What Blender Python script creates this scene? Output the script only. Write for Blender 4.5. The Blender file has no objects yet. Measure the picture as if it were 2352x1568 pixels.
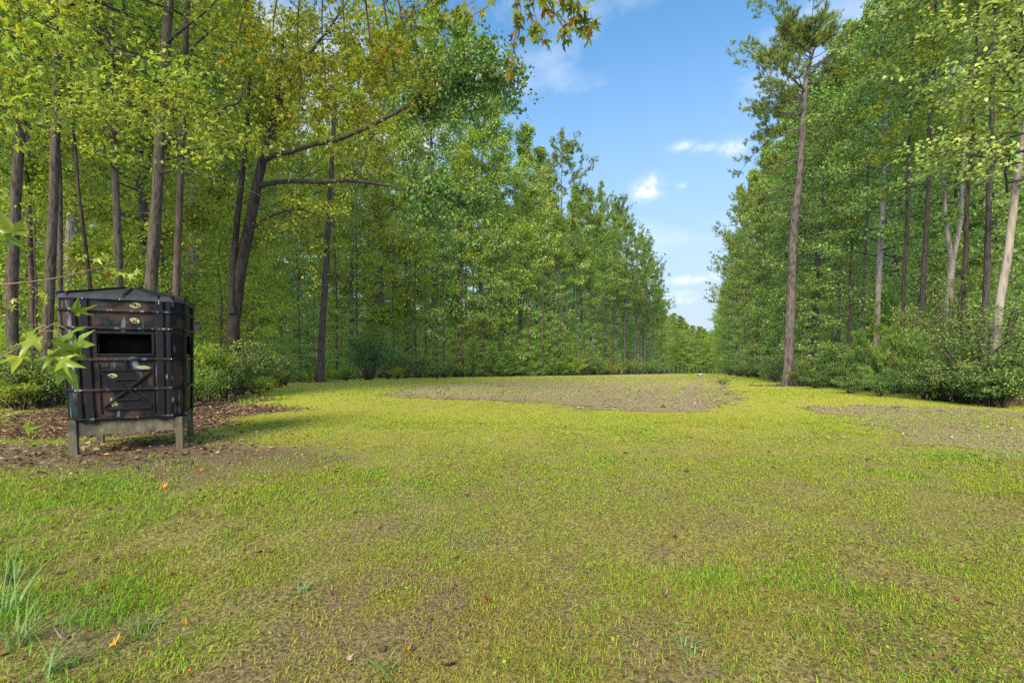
import bpy, bmesh, math, random
import numpy as np
from mathutils import Vector

R = math.radians
rng = np.random.default_rng(7)
random.seed(7)
scene = bpy.context.scene
COL = scene.collection

# ------------------------------------------------------------------ camera
PITCH = R(2.5)
EYE = 1.47
cam_data = bpy.data.cameras.new('camera')
cam = bpy.data.objects.new('camera', cam_data)
COL.objects.link(cam)
cam.location = (0, 0, EYE)
cam.rotation_euler = (R(90) - PITCH, 0, 0)
cam_data.lens = 16
cam_data.sensor_width = 36
cam_data.shift_y = 0.0315
cam_data.clip_start = 0.05
cam_data.clip_end = 6000
scene.camera = cam

# ------------------------------------------------------------------ light
SUN_EL, SUN_AZ = 32.0, 202.0        # azimuth measured clockwise from +Y (camera forward)
world = bpy.data.worlds.new('World')
scene.world = world
world.use_nodes = True
wn, wl = world.node_tree.nodes, world.node_tree.links
wn.clear()
w_out = wn.new('ShaderNodeOutputWorld')
w_bg = wn.new('ShaderNodeBackground')
w_bg.inputs['Strength'].default_value = 0.115
wl.new(w_bg.outputs[0], w_out.inputs[0])
w_sky = wn.new('ShaderNodeTexSky')
w_sky.sky_type = 'NISHITA'
w_sky.sun_disc = False
w_sky.sun_elevation = R(SUN_EL)
w_sky.sun_rotation = R(SUN_AZ)
w_sky.air_density = 1.0
w_sky.dust_density = 0.1
w_sky.ozone_density = 1.2
w_sky.altitude = 100
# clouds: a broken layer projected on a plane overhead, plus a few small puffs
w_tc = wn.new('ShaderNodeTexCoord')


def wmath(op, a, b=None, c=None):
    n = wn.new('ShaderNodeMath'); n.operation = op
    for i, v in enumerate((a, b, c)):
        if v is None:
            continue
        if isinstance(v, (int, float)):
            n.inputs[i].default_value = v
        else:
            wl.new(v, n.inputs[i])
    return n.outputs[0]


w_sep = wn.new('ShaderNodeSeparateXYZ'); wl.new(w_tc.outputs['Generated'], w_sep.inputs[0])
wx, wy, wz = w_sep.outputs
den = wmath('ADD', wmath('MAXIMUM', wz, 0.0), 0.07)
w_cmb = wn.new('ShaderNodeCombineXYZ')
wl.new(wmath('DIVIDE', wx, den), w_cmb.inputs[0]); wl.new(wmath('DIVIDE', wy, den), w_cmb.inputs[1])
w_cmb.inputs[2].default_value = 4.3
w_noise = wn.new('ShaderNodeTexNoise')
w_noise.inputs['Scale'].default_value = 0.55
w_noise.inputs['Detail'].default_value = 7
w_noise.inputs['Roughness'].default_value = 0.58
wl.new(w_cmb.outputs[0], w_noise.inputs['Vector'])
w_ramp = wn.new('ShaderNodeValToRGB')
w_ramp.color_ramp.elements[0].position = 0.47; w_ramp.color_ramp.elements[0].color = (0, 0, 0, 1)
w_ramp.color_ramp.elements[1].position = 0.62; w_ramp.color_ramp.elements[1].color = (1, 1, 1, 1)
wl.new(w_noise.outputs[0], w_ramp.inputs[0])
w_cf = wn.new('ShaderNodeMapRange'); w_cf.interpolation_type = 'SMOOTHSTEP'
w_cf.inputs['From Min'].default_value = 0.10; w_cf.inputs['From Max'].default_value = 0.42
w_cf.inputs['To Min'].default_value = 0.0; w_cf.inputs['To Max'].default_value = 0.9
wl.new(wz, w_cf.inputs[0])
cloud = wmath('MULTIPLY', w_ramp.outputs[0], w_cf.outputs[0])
# azimuth / elevation coordinates for the small fair-weather puffs
az = wmath('ARCTAN2', wx, wy)
el = wmath('ARCSINE', wz)
w_n2 = wn.new('ShaderNodeTexNoise')
w_n2.inputs['Scale'].default_value = 34; w_n2.inputs['Detail'].default_value = 6; w_n2.inputs['Roughness'].default_value = 0.65
wl.new(w_tc.outputs['Generated'], w_n2.inputs['Vector'])


def puff(px, py, rx, ry, gain):
    global cloud
    dx, dy = (px - 1176) / 1045, (858 - py) / 1045
    v = Vector((dx, math.cos(PITCH) + math.sin(PITCH) * dy, -math.sin(PITCH) + math.cos(PITCH) * dy)).normalized()
    a0, e0 = math.atan2(v.x, v.y), math.asin(v.z)
    k = v.y
    da = wmath('DIVIDE', wmath('SUBTRACT', az, a0), rx / 1045 * k * k)
    de = wmath('DIVIDE', wmath('SUBTRACT', el, e0), ry / 1045 * k)
    d2 = wmath('ADD', wmath('MULTIPLY', da, da), wmath('MULTIPLY', de, de))
    g = wmath('MULTIPLY', wmath('EXPONENT', wmath('MULTIPLY', d2, -0.9)), wmath('MAXIMUM', wmath('MULTIPLY', wmath('SUBTRACT', w_n2.outputs[0], 0.36), 5.0), 0.0))
    g = wmath('MULTIPLY', wmath('MINIMUM', g, 1.0), gain)
    cloud = wmath('MAXIMUM', cloud, g)


for p in ((1482, 438, 34, 17, 1.), (1497, 424, 22, 16, 1.), (1562, 428, 14, 6, .4), (1565, 336, 28, 9, .5), (1620, 340, 30, 9, .45),
          (1685, 340, 34, 14, .7), (1505, 545, 40, 7, .2), (1600, 642, 80, 9, .6), (1655, 634, 34, 11, .85), (1545, 690, 50, 9, .6), (1610, 672, 90, 8, .4)):
    puff(*p)
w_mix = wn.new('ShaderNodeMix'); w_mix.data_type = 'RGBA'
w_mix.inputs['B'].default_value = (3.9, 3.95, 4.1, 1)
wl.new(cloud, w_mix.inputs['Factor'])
# pale stratus lying low all round the horizon
w_band = wn.new('ShaderNodeMapRange'); w_band.interpolation_type = 'SMOOTHSTEP'
w_band.inputs['From Min'].default_value = 0.0; w_band.inputs['From Max'].default_value = 0.7
w_band.inputs['To Min'].default_value = 0.92; w_band.inputs['To Max'].default_value = 0.0
wl.new(wz, w_band.inputs[0])
w_low = wn.new('ShaderNodeMix'); w_low.data_type = 'RGBA'
w_low.inputs['B'].default_value = (1.72, 2.05, 2.85, 1)
wl.new(w_band.outputs[0], w_low.inputs['Factor']); w_sat = wn.new('ShaderNodeHueSaturation'); w_sat.inputs['Saturation'].default_value = 1.28; w_sat.inputs['Value'].default_value = 0.87; w_sat.inputs['Hue'].default_value = 0.492
wl.new(w_sky.outputs[0], w_sat.inputs['Color']); wl.new(w_sat.outputs[0], w_low.inputs['A'])
wl.new(w_low.outputs['Result'], w_mix.inputs['A'])
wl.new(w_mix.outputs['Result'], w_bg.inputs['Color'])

sun_data = bpy.data.lights.new('sun', 'SUN')
sun_data.energy = 3.3
sun_data.angle = R(30)
sun_data.color = (1.0, 0.95, 0.86)
sun = bpy.data.objects.new('sun', sun_data)
COL.objects.link(sun)
sd = Vector((math.sin(R(SUN_AZ)) * math.cos(R(SUN_EL)), math.cos(R(SUN_AZ)) * math.cos(R(SUN_EL)), math.sin(R(SUN_EL))))
sun.rotation_euler = sd.to_track_quat('Z', 'Y').to_euler()

scene.view_settings.view_transform = 'Standard'
scene.view_settings.look = 'None'
scene.view_settings.gamma = 1
scene.view_settings.exposure = 1.42
scene.view_settings.use_curve_mapping = False
scene.cycles.use_denoising = False
scene.cycles.denoising_prefilter = 'NONE'
scene.cycles.max_bounces = 6
scene.cycles.diffuse_bounces = 3
scene.cycles.use_adaptive_sampling = True
scene.cycles.adaptive_threshold = 0.02
scene.cycles.transmission_bounces = 4
scene.cycles.glossy_bounces = 2
scene.cycles.sample_clamp_indirect = 0.8
scene.cycles.sample_clamp_direct = 0.8
scene.cycles.use_fast_gi = True
scene.cycles.fast_gi_method = 'REPLACE'
scene.cycles.ao_bounces_render = 1
world.light_settings.distance = 0.8
scene.cycles.caustics_reflective = False
scene.cycles.caustics_refractive = False

# ------------------------------------------------------------------ helpers: maths


def _hash(ix, iy, seed):
    h = (ix.astype(np.int64) * 374761393 + iy.astype(np.int64) * 668265263 + seed * 1442695041) & 0xffffffff
    h = ((h ^ (h >> 13)) * 1274126177) & 0xffffffff
    return ((h ^ (h >> 16)) & 0xffffff) / float(0xffffff)


def vnoise(x, y, seed=0):
    x = np.asarray(x, float); y = np.asarray(y, float)
    ix, iy = np.floor(x), np.floor(y)
    fx, fy = x - ix, y - iy
    fx, fy = fx * fx * (3 - 2 * fx), fy * fy * (3 - 2 * fy)
    a, b = _hash(ix, iy, seed), _hash(ix + 1, iy, seed)
    c, d = _hash(ix, iy + 1, seed), _hash(ix + 1, iy + 1, seed)
    return (a + (b - a) * fx) * (1 - fy) + (c + (d - c) * fx) * fy


def fbm(x, y, seed=0, octaves=4):
    s, a, t = 0, 1.0, 0
    x = np.asarray(x, float); y = np.asarray(y, float)
    for i in range(octaves):
        s = s + a * vnoise(x * 2 ** i + 17.3 * i, y * 2 ** i - 9.1 * i, seed + i)
        t += a; a *= .5
    return s / t


def sstep(a, b, x):
    t = np.clip((np.asarray(x, float) - a) / (b - a), 0, 1)
    return t * t * (3 - 2 * t)


ZY = np.array([-50, 8, 18, 28, 58, 75, 114, 200, 400, 900, 4000.])
ZZ = np.array([0, 0, -.17, -.5, -1.3, -1.97, -3.5, -7.1, -15.5, -24, -24.])


def zbase(y):
    return np.interp(y, ZY, ZZ)


def zg(x, y):
    x = np.asarray(x, float); y = np.asarray(y, float)
    return zbase(y) + (fbm(x * .35, y * .35, 5, 3) - .5) * .07 * np.clip(1.4 - y / 60, .1, 1)


def ray(px, py):
    dx, dy = (px - 1176) / 1045, (858 - py) / 1045
    return np.array([dx, math.cos(PITCH) + math.sin(PITCH) * dy, -math.sin(PITCH) + math.cos(PITCH) * dy])


def atd(px, py, Y):
    """world point on the sight line of photo position (px, py) at distance Y"""
    r = ray(px, py)
    return np.array([0, 0, EYE]) + r * (Y / r[1])


def gp(px, py):
    """ground point seen at photo position (px, py)"""
    r = ray(px, py); r = r / r[1]
    lo, hi = .5, 400.
    for _ in range(60):
        m = (lo + hi) / 2
        if EYE + r[2] * m > zbase(m):
            lo = m
        else:
            hi = m
    return np.array([r[0] * lo, lo, zbase(lo)])


def inpoly(x, y, poly):
    x = np.asarray(x, float); y = np.asarray(y, float)
    r = np.zeros(x.shape, bool)
    n = len(poly)
    for i in range(n):
        x0, y0 = poly[i][:2]; x1, y1 = poly[(i + 1) % n][:2]
        c = ((y0 > y) != (y1 > y)) & (x < (x1 - x0) * (y - y0) / ((y1 - y0) or 1e-9) + x0)
        r ^= c
    return r


def unit(v):
    v = np.asarray(v, float)
    return v / np.maximum(np.linalg.norm(v, axis=-1, keepdims=True), 1e-9)


# ------------------------------------------------------------------ helpers: meshes and objects


def mesh(name, V, faces, mats, attrs=None, pattrs=None, smooth=False, midx=None):
    """faces: list of (M, k) int arrays"""
    V = np.asarray(V, np.float32).reshape(-1, 3)
    faces = [np.asarray(f, np.int32) for f in faces if len(f)]
    me = bpy.data.meshes.new(name)
    me.vertices.add(len(V))
    me.vertices.foreach_set('co', V.ravel())
    sizes = np.concatenate([np.full(len(f), f.shape[1], np.int32) for f in faces])
    loops = np.concatenate([f.ravel() for f in faces])
    me.loops.add(len(loops))
    me.loops.foreach_set('vertex_index', loops)
    me.polygons.add(len(sizes))
    starts = np.concatenate([[0], np.cumsum(sizes)[:-1]]).astype(np.int32)
    me.polygons.foreach_set('loop_start', starts)
    if smooth:
        me.polygons.foreach_set('use_smooth', np.ones(len(sizes), bool))
    if midx is not None:
        me.polygons.foreach_set('material_index', np.asarray(midx, np.int32))
    me.update(calc_edges=True)
    for m in (mats if isinstance(mats, (list, tuple)) else [mats]):
        me.materials.append(m)
    for k, a in (attrs or {}).items():
        at = me.attributes.new(k, 'FLOAT', 'FACE'); at.data.foreach_set('value', np.asarray(a, np.float32))
    for k, a in (pattrs or {}).items():
        at = me.attributes.new(k, 'FLOAT', 'POINT'); at.data.foreach_set('value', np.asarray(a, np.float32))
    me.validate()
    return me


def link(name, me, parent=None, loc=(0, 0, 0), rot=(0, 0, 0), scale=1.0):
    o = bpy.data.objects.new(name, me)
    COL.objects.link(o)
    o.parent = parent
    o.location = loc
    o.rotation_euler = rot
    o.scale = (scale,) * 3 if isinstance(scale, (int, float)) else scale
    return o


def tag(o, label=None, cat=None, group=None, kind=None):
    if label: o['label'] = label
    if cat: o['category'] = cat
    if group: o['group'] = group
    if kind: o['kind'] = kind
    return o


def thing(name, label, cat, loc=(0, 0, 0), rotz=0., scale=1.0, group=None):
    return tag(link(name, None, None, loc, (0, 0, rotz), scale), label, cat, group)


def link_stuff(*a):
    return tag(link(*a), kind='stuff')


ORD = 'first second third fourth fifth sixth seventh eighth ninth tenth eleventh twelfth thirteenth fourteenth fifteenth sixteenth seventeenth eighteenth nineteenth twentieth twenty-first twenty-second twenty-third twenty-fourth twenty-fifth'.split()


def rank(rows, x): return ORD[sorted(r[0] for r in rows).index(x)]


class Geo:
    """collects vertices and faces of several sizes plus one value per face"""
    def __init__(s):
        s.V, s.F, s.A, s.n = [], {}, {}, 0

    def add(s, V, faces, a=None):
        V = np.asarray(V, float).reshape(-1, 3)
        for f in faces:
            f = np.asarray(f, int)
            if not len(f): continue
            k = f.shape[1]
            s.F.setdefault(k, []).append(f + s.n)
            s.A.setdefault(k, []).append(np.full(len(f), .5) if a is None else (np.full(len(f), a) if np.isscalar(a) else a))
        s.V.append(V); s.n += len(V)

    def mesh(s, name, mats, smooth=False):
        ks = sorted(s.F)
        return mesh(name, np.concatenate(s.V), [np.concatenate(s.F[k]) for k in ks], mats,
                    {'rnd': np.concatenate([np.concatenate(s.A[k]) for k in ks])}, smooth=smooth)


def tube(path, rad, sides=6, cap=True, bump=0., r=rng):
    path = np.asarray(path, float); rad = np.asarray(rad, float)
    k = len(path)
    t = np.gradient(path, axis=0); t = unit(t)
    ref = np.array([1., .13, 0]) if abs(unit(path[-1] - path[0])[2]) > .6 else np.array([.05, .1, 1.])
    u = unit(np.cross(t, ref)); v = np.cross(t, u)
    th = np.arange(sides) * 2 * math.pi / sides
    rr = rad[:, None] * (1 + (r.normal(0, bump, (k, sides)) if bump else 0))
    V = path[:, None] + rr[..., None] * (np.cos(th)[None, :, None] * u[:, None] + np.sin(th)[None, :, None] * v[:, None])
    i = np.arange(k - 1)[:, None] * sides; j = np.arange(sides)[None]; j2 = (j + 1) % sides
    q = np.stack([i + j, i + j2, i + sides + j2, i + sides + j], -1).reshape(-1, 4)
    V = V.reshape(-1, 3)
    fs = [q]
    if cap:
        V = np.vstack([V, path[-1] + t[-1] * rad[-1] * .5])
        e = (k - 1) * sides
        fs.append(np.stack([e + np.arange(sides), e + (np.arange(sides) + 1) % sides, np.full(sides, len(V) - 1)], -1))
    return V, fs


def smooth_path(P, n):
    """Catmull-Rom resampling of rows P (any number of columns) to n points"""
    P = np.asarray(P, float)
    Q = np.vstack([2 * P[0] - P[1], P, 2 * P[-1] - P[-2]])
    out = []
    for s in np.linspace(0, len(P) - 1 - 1e-6, n):
        i = int(s); f = s - i
        a, b, c, d = Q[i:i + 4]
        out.append(.5 * ((2 * b) + (c - a) * f + (2 * a - 5 * b + 4 * c - d) * f * f + (3 * b - a - 3 * c + d) * f ** 3))
    return np.array(out)


LEAF = {
    'd': (np.array([[0, 0, 0], [.42, -.5, .1], [1, 0, -.05], [.45, .5, .1]]), [np.array([[0, 1, 2], [0, 2, 3]])]),
    'h': (np.array([[0, 0, 0], [.28, -.5, .1], [.68, -.38, .07], [1, 0, -.08], [.68, .38, .07], [.28, .5, .1]]),
          [np.array([[0, 1, 2, 3], [0, 3, 4, 5]])]),
}


def star_template(lobes=5, inner=.36, droop=.22):
    ang = [-112, -58, 0, 58, 112]; ln = [.62, .88, 1.0, .88, .62]
    P = [[0, 0, 0]]
    outl = []
    for i in range(lobes):
        a = R(ang[i])
        if i == 0:
            outl.append((R(-150), .2))
        for da, f in ((-17, .55), (0, 1.), (17, .55)):
            outl.append((a + R(da), ln[i] * f))
        if i < lobes - 1:
            outl.append(((a + R(ang[i + 1])) / 2, inner))
    outl.append((R(150), .2))
    for a, l in outl:
        P.append([math.cos(a) * l * .62 + .38, math.sin(a) * l * .62, -droop * l * l + .05 * math.sin(5 * a)])
    P[0] = [.38, 0, 0]
    n = len(outl)
    F = np.array([[0, i + 1, (i + 1) % n + 1] for i in range(n)])
    return np.array(P), [F]


LEAF['star'] = star_template()


def leaves(g, c, a, n, L, W, rnd, shape='d'):
    T, Fs = LEAF[shape]
    c = np.asarray(c, float); N = len(c)
    a = unit(a); s = unit(np.cross(n, a)); n = np.cross(a, s)
    L = np.broadcast_to(L, (N,)); W = np.broadcast_to(W, (N,))
    V = c[:, None] + T[None, :, 0, None] * (a * L[:, None])[:, None] + T[None, :, 1, None] * (s * W[:, None])[:, None] + T[None, :, 2, None] * (n * L[:, None])[:, None]
    k = len(T)
    off = (np.arange(N) * k)[:, None, None]
    fs = []; va = []
    for F in Fs:
        fs.append((F[None] + off).reshape(-1, F.shape[1]))
        va.append(np.repeat(rnd, len(F)))
    g.add(V, fs, va[0])


# ------------------------------------------------------------------ materials


def new_mat(name):
    m = bpy.data.materials.new(name); m.use_nodes = True
    nt = m.node_tree; nt.nodes.clear()
    out = nt.nodes.new('ShaderNodeOutputMaterial')
    return m, nt, out


def N(nt, typ, **kw):
    n = nt.nodes.new(typ)
    for k, v in kw.items():
        if k in n.inputs:
            n.inputs[k].default_value = v
        else:
            setattr(n, k, v)
    return n


def ramp(nt, fac, stops):
    r = nt.nodes.new('ShaderNodeValToRGB')
    e = r.color_ramp.elements
    while len(e) < len(stops): e.new(.5)
    for i, (p, c) in enumerate(stops):
        e[i].position = p; e[i].color = (*c, 1)
    if fac is not None: nt.links.new(fac, r.inputs[0])
    return r.outputs[0]


def leaf_mat(name, stops, trans=.48, tcol=(1.25, 1.2, .5), rough=.5, spec=.25, objvar=.14, blue=.5):
    m, nt, out = new_mat(name)
    stops = [(q, (c[0], c[1], c[2] * blue)) for q, c in stops]
    at = N(nt, 'ShaderNodeAttribute'); at.attribute_name = 'rnd'
    col = ramp(nt, at.outputs['Fac'], stops)
    oi = N(nt, 'ShaderNodeObjectInfo')
    mr = N(nt, 'ShaderNodeMapRange'); mr.inputs['To Min'].default_value = 1 - objvar; mr.inputs['To Max'].default_value = 1 + objvar
    nt.links.new(oi.outputs['Random'], mr.inputs[0])
    mh = N(nt, 'ShaderNodeMapRange'); mh.inputs['To Min'].default_value = .5 - .022; mh.inputs['To Max'].default_value = .5 + .022
    fr = N(nt, 'ShaderNodeMath'); fr.operation = 'FRACT'
    mu = N(nt, 'ShaderNodeMath'); mu.operation = 'MULTIPLY'; mu.inputs[1].default_value = 7.31
    nt.links.new(oi.outputs['Random'], mu.inputs[0]); nt.links.new(mu.outputs[0], fr.inputs[0]); nt.links.new(fr.outputs[0], mh.inputs[0])
    hs = N(nt, 'ShaderNodeHueSaturation')
    nt.links.new(col, hs.inputs['Color']); nt.links.new(mr.outputs[0], hs.inputs['Value']); nt.links.new(mh.outputs[0], hs.inputs['Hue'])
    p = N(nt, 'ShaderNodeBsdfPrincipled', Roughness=rough)
    p.inputs['Specular IOR Level'].default_value = spec
    nt.links.new(hs.outputs[0], p.inputs['Base Color'])
    tm = N(nt, 'ShaderNodeMix'); tm.data_type = 'RGBA'; tm.blend_type = 'MULTIPLY'
    tm.inputs['Factor'].default_value = 1; tm.inputs['B'].default_value = (*tcol, 1)
    nt.links.new(hs.outputs[0], tm.inputs['A'])
    tr = N(nt, 'ShaderNodeBsdfTranslucent'); nt.links.new(tm.outputs['Result'], tr.inputs[0])
    mx = N(nt, 'ShaderNodeMixShader'); mx.inputs[0].default_value = trans
    nt.links.new(p.outputs[0], mx.inputs[1]); nt.links.new(tr.outputs[0], mx.inputs[2])
    nt.links.new(mx.outputs[0], out.inputs[0])
    return m


def bark_mat(name, dark, light, scale=9., stretch=.16, lichen=None, bump=.6):
    m, nt, out = new_mat(name)
    tc = N(nt, 'ShaderNodeTexCoord')
    mp = N(nt, 'ShaderNodeMapping'); mp.inputs['Scale'].default_value = (1, 1, stretch)
    nt.links.new(tc.outputs['Object'], mp.inputs[0])
    no = N(nt, 'ShaderNodeTexNoise', Scale=scale, Detail=6., Roughness=.65); nt.links.new(mp.outputs[0], no.inputs['Vector'])
    vo = N(nt, 'ShaderNodeTexVoronoi', Scale=scale * 1.6); nt.links.new(mp.outputs[0], vo.inputs['Vector'])
    ad = N(nt, 'ShaderNodeMath'); ad.operation = 'MULTIPLY_ADD'; ad.inputs[1].default_value = .35
    nt.links.new(vo.outputs['Distance'], ad.inputs[0]); nt.links.new(no.outputs[0], ad.inputs[2])
    col = ramp(nt, ad.outputs[0], [(.42, dark), (.78, light)])
    if lichen:
        n2 = N(nt, 'ShaderNodeTexNoise', Scale=1.7, Detail=5., Roughness=.7); nt.links.new(tc.outputs['Object'], n2.inputs['Vector'])
        f = ramp(nt, n2.outputs[0], [(.5, (0, 0, 0)), (.64, (1, 1, 1))])
        mx = N(nt, 'ShaderNodeMix'); mx.data_type = 'RGBA'; mx.inputs['B'].default_value = (*lichen, 1)
        sc = N(nt, 'ShaderNodeMath'); sc.operation = 'MULTIPLY'; sc.inputs[1].default_value = .6
        nt.links.new(f, sc.inputs[0]); nt.links.new(sc.outputs[0], mx.inputs['Factor']); nt.links.new(col, mx.inputs['A'])
        col = mx.outputs['Result']
    p = N(nt, 'ShaderNodeBsdfPrincipled', Roughness=.9)
    p.inputs['Specular IOR Level'].default_value = .15
    nt.links.new(col, p.inputs['Base Color'])
    b = N(nt, 'ShaderNodeBump', Strength=bump, Distance=.03); nt.links.new(ad.outputs[0], b.inputs['Height'])
    nt.links.new(b.outputs[0], p.inputs['Normal'])
    nt.links.new(p.outputs[0], out.inputs[0])
    return m


YG = leaf_mat('leaf_yellow_green', [(0, (0.137, 0.23, 0.05)), (.35, (0.234, 0.331, 0.061)), (.7, (0.357, 0.432, 0.0777)), (.93, (0.495, 0.489, 0.0833)), (.985, (0.575, 0.259, 0.0554))])
MG = leaf_mat('leaf_mid_green', [(0, (0.119, 0.213, 0.0937)), (.4, (0.244, 0.367, 0.14)), (.75, (0.404, 0.532, 0.211)), (.95, (0.57, 0.595, 0.234)), (.995, (0.62, 0.307, 0.108))], spec=.42, rough=.45)
DG = leaf_mat('leaf_dark_green', [(0, (0.056, 0.125, 0.06)), (.5, (0.104, 0.199, 0.072)), (.9, (0.192, 0.28, 0.084)), (.99, (0.48, 0.206, 0.072))], trans=.3)
SG = leaf_mat('leaf_shrub_green', [(0, (0.0729, 0.128, 0.0642)), (.5, (0.146, 0.231, 0.0899)), (.9, (0.262, 0.333, 0.103)), (.99, (0.482, 0.257, 0.103))], trans=.3, spec=.3)
NEEDLE = leaf_mat('pine_needle', [(0, (0.0834, 0.141, 0.0467)), (.5, (0.151, 0.233, 0.0584)), (.88, (0.233, 0.3, 0.0667)), (.97, (0.367, 0.2, 0.0584))], trans=.2, tcol=(1.1, 1.1, .6))
YNEEDLE = leaf_mat('young_pine_needle', [(0, (0.0924, 0.182, 0.0528)), (.6, (0.185, 0.304, 0.088)), (1, (0.277, 0.364, 0.106))], trans=.25, tcol=(1.1, 1.1, .6))
STAR = leaf_mat('star_leaf', [(0, (.10, .15, .02)), (.5, (.17, .215, .025)), (.85, (.26, .28, .03)), (.93, (.34, .16, .03)), (1, (.19, .085, .045))], trans=.5)
BRIGHT = leaf_mat('near_leaf', [(0, (.12, .21, .04)), (.5, (.19, .28, .04)), (1, (.28, .33, .04))], trans=.4, rough=.35, spec=.6)
DEADLEAF = leaf_mat('fallen_leaf', [(0, (.06, .028, .018)), (.3, (.13, .05, .028)), (.55, (.21, .095, .05)), (.75, (.27, .17, .10)), (.9, (.38, .28, .19)), (.97, (.45, .17, .035))], trans=.12, tcol=(1.2, 1, .7), rough=.6, blue=1.)
ORANGE = leaf_mat('orange_leaf', [(0, (.55, .18, .03)), (1, (.62, .26, .05))], trans=.3, tcol=(1.1, 1, .6))
GRASS = leaf_mat('grass_blade', [(0, (.20, .13, .065)), (.1, (.34, .25, .12)), (.22, (.46, .36, .13)), (.3, (.34, .335, .03)), (.55, (.33, .39, .03)), (.8, (.25, .38, .035)), (1, (.16, .33, .04))], trans=.35, tcol=(1.15, 1.15, .6), objvar=.0)
WEED = leaf_mat('weed_leaf', [(0, (.13, .22, .03)), (.6, (.21, .31, .04)), (1, (.30, .36, .05))], trans=.35)
TUFT = leaf_mat('long_grass_blade', [(0, (.13, .22, .06)), (1, (.22, .33, .10))], trans=.3, tcol=(1.1, 1.1, .7), blue=1.)
BARK_BROWN = bark_mat('bark_brown', (.018, .012, .008), (.085, .060, .040))
BARK_GREY = bark_mat('bark_grey', (.010, .008, .0055), (.085, .066, .046), lichen=(.075, .07, .04), bump=1., scale=11, stretch=.2)
BARK_PALE = bark_mat('bark_pale', (.085, .062, .042), (.29, .235, .17), lichen=(.25, .225, .14), scale=7)
BARK_DARK = bark_mat('bark_dark', (.008, .006, .004), (.052, .038, .026), lichen=(.05, .05, .024))
BARK_PINE = bark_mat('bark_pine', (.018, .014, .010), (.125, .098, .074), scale=6, stretch=.3, bump=.9)
TWIG = bark_mat('twig', (.09, .05, .03), (.2, .12, .08))

# ------------------------------------------------------------------ ground
XLY = [(-20, -11), (0, -12), (9, -14.5), (13, -13.8), (16.3, -11.8), (20, -12.2), (26, -13.6), (30, -16.5), (36, -16.5), (42, -15.2), (45.7, -14.2), (49, -8.3), (58, 4),
       (75, 15.5), (114, 34), (175, 61), (215, 78), (300, 80)]
XRY = [(-20, 17), (5, 17), (14, 15.2), (20, 17.6), (28.7, 18.2), (53, 27.5), (75, 36.5), (114, 52.5), (175, 79), (215, 97), (300, 99)]


def XL(y): return np.interp(y, [p[0] for p in XLY], [p[1] for p in XLY])
def XR(y): return np.interp(y, [p[0] for p in XRY], [p[1] for p in XRY])


PLOT_A = [gp(*p) for p in ((862, 906), (950, 886), (1120, 872.5), (1280, 866), (1420, 861.2), (1500, 859.4), (1585, 858.6), (1640, 861), (1668, 876), (1694, 905), (1700, 925), (1655, 944), (1500, 951), (1380, 946), (1260, 930), (1100, 919), (950, 916))]
PLOT_B = [gp(*p) for p in ((1850, 933), (2000, 926), (2200, 938), (2352, 944), (2700, 962), (2700, 1190), (2352, 1088), (2150, 1030), (2000, 986), (1900, 952))]


def wob(x, y, amp=.9, seed=31):
    return x + (fbm(x * .8, y * .8, seed, 4) - .5) * 2 * amp, y + (fbm(x * .8, y * .8, seed + 9, 4) - .5) * 2 * amp


def tilled(x, y):
    a, b = wob(x, y)
    return inpoly(a, b, PLOT_A) | inpoly(a, b, PLOT_B)


def tilled_soft(x, y, polys=None):
    s = 0
    for k in range(5):
        a, b = wob(x, y, .9)
        a2, b2 = wob(x * 2.3 + k * 31, y * 2.3, 1., 131 + k)
        a, b = a + (a2 - x * 2.3 - k * 31) * 1.5, b + (b2 - y * 2.3) * 1.5
        q = np.zeros(np.shape(x), bool)
        for p in (polys or (PLOT_A, PLOT_B)): q |= inpoly(a, b, p)
        s = s + q
    return s / 5.


def litter_f(x, y):
    a, _ = wob(x, y, 1.0, 51)
    d = np.maximum(XL(y) - a, a - XR(y))
    far = sstep(213, 219, y)
    f = np.maximum(sstep(-.6, .9, d), far)
    # fallen leaves round the near trees and beside the blind
    for cx, cy, rx, ry in ((-15.2, 35.3, 2.6, 1.7), (17.3, 28.3, 2.6, 1.3), (-8.6, 9.4, 2.6, 1.7), (-9.5, 12, 3.5, 2.5), (-11, 15.5, 2.5, 2)):
        q = ((a - cx) / rx) ** 2 + ((y - cy) / ry) ** 2
        f = np.maximum(f, sstep(1.25, .6, q))
    return f


def dirt_f(x, y):
    a, b = wob(x, y, .8, 71)
    q = np.minimum(((a + 5.2) / 2.9) ** 2 + ((b - 6.5) / 1.4) ** 2, ((a + 8) / 2.6) ** 2 + ((b - 6.6) / 1.3) ** 2)
    d = sstep(1.6, .2, q)
    # worn patches near the camera
    n = fbm(x * 2.6 + 3, y * 2.6, 91, 5)
    w = sstep(.50, .64, n) * np.exp(-((x + .2) / 3.4) ** 2 - ((y - 2.6) / 2.1) ** 2) * .72
    return np.clip(np.maximum(d, w), 0, 1)


u = np.linspace(-1, 1, 271); gx = 3 * np.sinh(6.9 * u)
v = np.linspace(0, 1, 330); gy = -6 + 2.4 * np.sinh(7.35 * v)
GX, GY = np.meshgrid(gx, gy)
GZ = zg(GX, GY)
nx, ny = len(gx), len(gy)
idx = np.arange(nx * ny).reshape(ny, nx)
quads = np.stack([idx[:-1, :-1], idx[:-1, 1:], idx[1:, 1:], idx[1:, :-1]], -1).reshape(-1, 4)


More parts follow.
